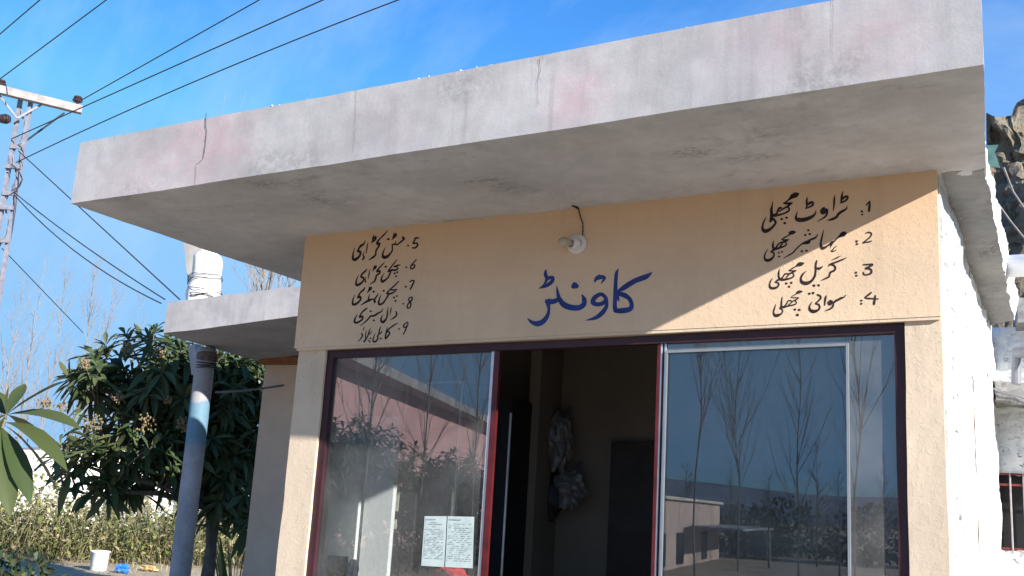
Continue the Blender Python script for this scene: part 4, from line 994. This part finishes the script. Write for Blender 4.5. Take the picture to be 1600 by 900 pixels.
# far pale house beyond the wall, through the loquat gap
# bucket and litter
p = atd(153, 893, 19.3); p.z = 0
bk = thing('white_bucket', 'white plastic bucket standing at the edge of the weeds', 'bucket', tuple(p)); b = MB()
b.lathe([(0, 0), (.125, 0), (.132, .02), (.155, .30), (.165, .305), (.165, .33), (.152, .33), (.128, .05), (0, .045)], p, (0, 0, 1), 24); b.build('bucket_body', M_bucket, bk, True)
b = MB(); b.tube([p+Vector((cos(a)*.16, -.02-abs(sin(a))*.06, .30-sin(a)*.15)) for a in [pi*i/10 for i in range(11)]], .005, 5); b.build('handle', M_greypipe, bk)
p = atd(189, 893, 19.0); p.z = .02; b = MB(); lump(b, p+Vector((0, 0, .05)), .14, .1, .075, 3, .6, 14, 8); tag(b.build('plastic_bag', M_bluebag, loc=tuple(p)), 'crumpled blue plastic bag lying on the dry ground', 'bag')
p = atd(232, 888, 19.6); p.z = .01; b = MB(); lump(b, p+Vector((0, 0, .03)), .2, .12, .05, 13, .6, 14, 8); tag(b.build('paper_scrap', simple('tan_paper', (.55, .40, .18), .8, .2, .2), loc=tuple(p)), 'tan paper scrap on the dry ground near the post', 'paper')

# bare winter trees
def bare_tree(base, H, seed, label, spread=.32, dense=1.0, r0=.10, mat=None, cat='tree', group=None, lean=(0, 0)):
    rng = random.Random(seed); base = Vector(base); t = thing('bare_tree', label, cat, tuple(base), group); tr = MB(); cr = MB()
    n = 9; pts = []; p = base.copy(); dr_ = Vector((lean[0], lean[1], 1)).normalized()
    for i in range(n+1):
        pts.append(base+dr_*H*i/n+Vector((.02*H*noise.noise(Vector((i*.45, seed, 0))), .02*H*noise.noise(Vector((i*.45, seed, 7))), 0)))
    tr.tube(pts, [r0*(1-.93*i/n) for i in range(n+1)], 7)
    def branch(p, d, l_, r, lev):
        m = p+d*l_*.5+rv(rng)*l_*.07; q = m+(d+Vector((0, 0, .25))+rv(rng)*.12).normalized()*l_*.5
        cr.tube([p, m, q], [r, r*.7, r*.3], 4 if lev > 1 else 5, cap=False)
        if lev < 3:
            for _ in range(rng.randint(2, 4) if lev == 1 else rng.randint(1, 3)):
                u = rng.uniform(.25, .95); c_ = p.lerp(m, u*2) if u < .5 else m.lerp(q, u*2-1)
                branch(c_, (d+rv(rng)*.65+Vector((0, 0, .2))).normalized(), l_*rng.uniform(.3, .55), r*.45, lev+1)
    for i in range(int(26*dense)):
        u = rng.uniform(.18, .97); k = min(int(u*n), n-1); c_ = pts[k].lerp(pts[k+1], u*n-k); an = rng.uniform(0, 6.28)
        d = Vector((cos(an)*spread*2, sin(an)*spread*2, 1)).normalized(); branch(c_, d, H*(1-u*.75)*rng.uniform(.16, .34), r0*(1-u)*.38+.0045, 1)
    tr.build('trunk', mat or M_palebark, t, True); cr.build('crown', mat or M_palebark, t)
    return t
gp = 'bare poplars beyond the compound wall'
spots = [(10, 47, 10.5, 'thin bare poplar behind the sapling, at the frame edge'), (48, 52, 12, 'thin bare poplar standing behind the young loquat leaves'), (95, 44, 10.5, 'thin bare poplar between the sapling and the loquat crown'), (128, 55, 12.5, 'thin bare poplar just beside the loquat crown top'), (175, 50, 10, 'thin bare poplar rising behind the loquat crown'), (-20, 40, 8.5, 'bare poplar mostly cut by the frame edge')]
for i, (px, D, H, lab) in enumerate(spots):
    p = atd(px, 800, D); bare_tree((p.x, p.y, 0), H, 40+i, lab, .22, 1.9, .045, group=gp)
for i, (px, D, H, lab, ln) in enumerate(((352, 26, 11.5, 'bare tree leaning behind the wrapped sack', (.10, 0)), (372, 30, 13, 'slender bare tree behind the gap over the porch roof', (0, 0)), (434, 30, 12.6, 'pale bare trunk seen between porch roof and slab, nearest the sack', (.03, 0)), (452, 29, 12.8, 'pale bare trunk seen closest to the shop wall', (.02, 0)))):
    p = atd(px, 800, D); bare_tree((p.x, p.y, 0), H, 60+i, lab, .16, .9, .09, group='bare trees behind the porch', lean=ln)

# ================================================================== ACROSS THE YARD (seen mirrored in the glass)
pb_ = thing('pink_house', 'long pink plastered house across the yard mirrored in the left pane', 'house', (-18, -20, 0))
A, B = Vector((-14.6, -5.0, 0)), Vector((-23.2, -35.0, 0)); d = (B-A).normalized(); nr = Vector((-d.y, d.x, 0))
if nr.x < 0: nr = -nr
def along(mb, u0, u1, o0, o1, z0, z1, mi=0):
    Lx = (B-A).length; vs = []
    for z in (z0, z1):
        for o_ in (o0, o1):
            for u in (u0, u1): vs.append(A+d*u*Lx+nr*o_+Vector((0, 0, z)))
    mb.add(vs, [(0,2,3,1),(4,5,7,6),(0,1,5,4),(2,6,7,3),(0,4,6,2),(1,3,7,5)], mi)
b = MB(); along(b, 0, 1, -6, 0, -.2, 5.0); b.build('wall', M_pink, pb_)
b = MB(); along(b, -.01, 1.01, -6.2, .8, 5.0, 5.3); b.build('roof', M_roofgrey, pb_)
for k in range(6):
    b = MB(); along(b, .06+k*.16, .10+k*.16, -.01, .03, .9, 2.1); w_ = b.build('window', M_black, pb_)
    b = MB(); along(b, .055+k*.16, .105+k*.16, -.01, .06, .82, .9); b.build('sill', M_compound, w_)
hc = atd(1123, 800, 37); hc = Vector((hc.x, 12-hc.y, 0)); hl = atd(1000, 800, 25); hl = Vector((hl.x, 12-hl.y, 0))
h2 = thing('garden_shed', 'low peach plastered shed with a grey sheet porch mirrored in the right pane', 'shed', (hc.x, hc.y, 0)); b = MB()
hd = (hc-hl).normalized(); hn = Vector((hd.y, -hd.x, 0)); hn = -hn if hn.x > 0 else hn; hL = (hc-hl).length
def hbox(mb, u0, u1, o0, o1, z0, z1):
    vs = [hl+hd*u+hn*o_+Vector((0, 0, z)) for z in (z0, z1) for o_ in (o0, o1) for u in (u0, u1)]
    mb.add(vs, [(0,2,3,1),(4,5,7,6),(0,1,5,4),(2,6,7,3),(0,4,6,2),(1,3,7,5)])
hbox(b, 0, hL, 0, 3, -.2, 1.86); b.build('wall', simple('peach_plaster', (.55, .40, .34), .9, .15, .15, 1.1), h2)
b = MB(); hbox(b, -.1, hL+.1, -.12, 3.1, 1.86, 1.94); b.build('roof', M_cream, h2)
b = MB(); hbox(b, hL*.45, hL+1.5, -1.7, -.13, 1.10, 1.16); hbox(b, hL+1.2, hL+1.35, -1.6, -1.45, -.1, 1.10); b.build('porch_sheet', M_roofgrey, h2)
for u in (hL*.15, hL*.36, hL*.7):
    b = MB(); hbox(b, u, u+1.0, -.03, .05, .1, .95); b.build('window', M_black, h2)
# dark garden trees before the pink house
for i, (x, y, s_, lab) in enumerate(((-11.3, -2.2, 1.0, 'dark round garden tree before the pink house, nearest the glass'), (-12.4, -6.5, 1.05, 'dark round garden tree before the middle of the pink house'), (-13.0, -11.5, .95, 'dark round garden tree farther along the pink house'))):
    P = Vector((x, y, 0)); rr = [(P+Vector((0, 0, 2.1*s_)), 1.4*s_, 1.4*s_, .95*s_), (P+Vector((.9, .9, 1.5*s_)), .9, 1.0, .8), (P+Vector((-.9, -.9, 1.5*s_)), .9, 1.0, .8)]
    loquat(tuple(P), rr, lab, 330, 70+i, leafL=.32, group='garden trees before the pink house')
hg = thing('garden_hedge', 'clipped dark hedge before the pink house mirrored in the left pane', 'hedge', (-10.6, -5.0, 0)); b = MB(); rng = random.Random(77)
for _ in range(5200):
    u = rng.random(); c_ = Vector((-9.3, .8, 0)).lerp(Vector((-12.6, -15.5, 0)), u); w_ = rng.uniform(-.45, .45); z = rng.random()**.6*(1.45+.25*noise.noise(Vector((u*14, 0, 3))))
    leaf(b, c_+Vector((w_, w_*.2, z)), rv(rng)+Vector((.5, 0, .4)), Vector((0, 0, 1)), rng.uniform(.12, .22), rng.uniform(.05, .09), .3)
b.build('leaves', M_bush, hg); b = MB()
for k in range(14): c_ = Vector((-9.3, .8, 0)).lerp(Vector((-12.6, -15.5, 0)), (k+.5)/14); b.tube([c_, c_+Vector((0, 0, 1.1))], [.03, .012], 5)
b.build('stems', M_bark, hg)
rf_ = [(1085, 23, 11, 'pale bare poplar mirrored beside the aluminium strips of the right pane'), (1152, 30, 12, 'bare poplar mirrored in the right pane, second from the strips'), (1246, 27, 8, 'bushy bare tree mirrored in the middle of the right pane'), (1335, 20, 9.5, 'thin bare tree mirrored behind the inner door edge'), (560, 20, 9, 'bare tree mirrored above the pink house'), (650, 24, 10, 'bare tree mirrored at the middle of the left pane'), (730, 22, 9, 'bare tree mirrored next to the red jamb')]
bsp = .2
for i, (px, D, H, lab) in enumerate(rf_):
    p = atd(px, 800, D); bare_tree((p.x, 12-p.y, 0), H, 90+i, lab, bsp, 1.6, .024, mat=M_bark if i in (2, 3) else None, group='bare trees mirrored in the glass')
# low scrub on the far side of the yard
for i, (px, D, H, lab) in enumerate(((1070, 34, 3.2, 'low bare scrub mirrored before the pale shed'), (1140, 38, 3.6, 'low bare scrub mirrored beside the porch sheet'), (1200, 33, 3.0, 'low bare scrub mirrored below the second poplar'), (1275, 36, 4.2, 'twiggy bare scrub mirrored left of the inner door edge'), (1310, 31, 3.0, 'twiggy low scrub mirrored at the inner door edge'), (1380, 34, 3.8, 'bare scrub mirrored next to the dark frame'))):
    p = atd(px, 800, D); bare_tree((p.x, 12-p.y, gz(p.x, 12-p.y)), H, 120+i, lab, .5, 1.7, .03, mat=M_bark, group='bare scrub mirrored in the glass')
for i, (px, D, r, lab) in enumerate(((1165, 40, 1.6, 'round dark shrub mirrored beside the pale shed'), (1230, 44, 2.0, 'round dark shrub mirrored under the bushy tree'), (1360, 40, 1.8, 'round dark shrub mirrored close to the frame'))):
    p = atd(px, 800, D); P = Vector((p.x, 12-p.y, gz(p.x, 12-p.y))); t = thing('garden_shrub', lab, 'shrub', tuple(P), 'dark shrubs mirrored in the glass'); b = MB(); rng = random.Random(200+i)
    for _ in range(1300):
        d = rv(rng, -.1, 1); k = rng.random()**.4; q = P+Vector((d.x*r*k, d.y*r*k, .2+abs(d.z)*r*1.1*k)); leaf(b, q, d+rv(rng)*.7, Vector((0, 0, 1)), .28, .13, .3)
    b.build('leaves', M_bush, t); b = MB(); b.tube([P, P+Vector((0, 0, r*.7))], [.06, .03], 6); b.build('trunk', M_bark, t)
for o in bpy.data.objects:
    if '_base' in o.keys(): del o['_base']
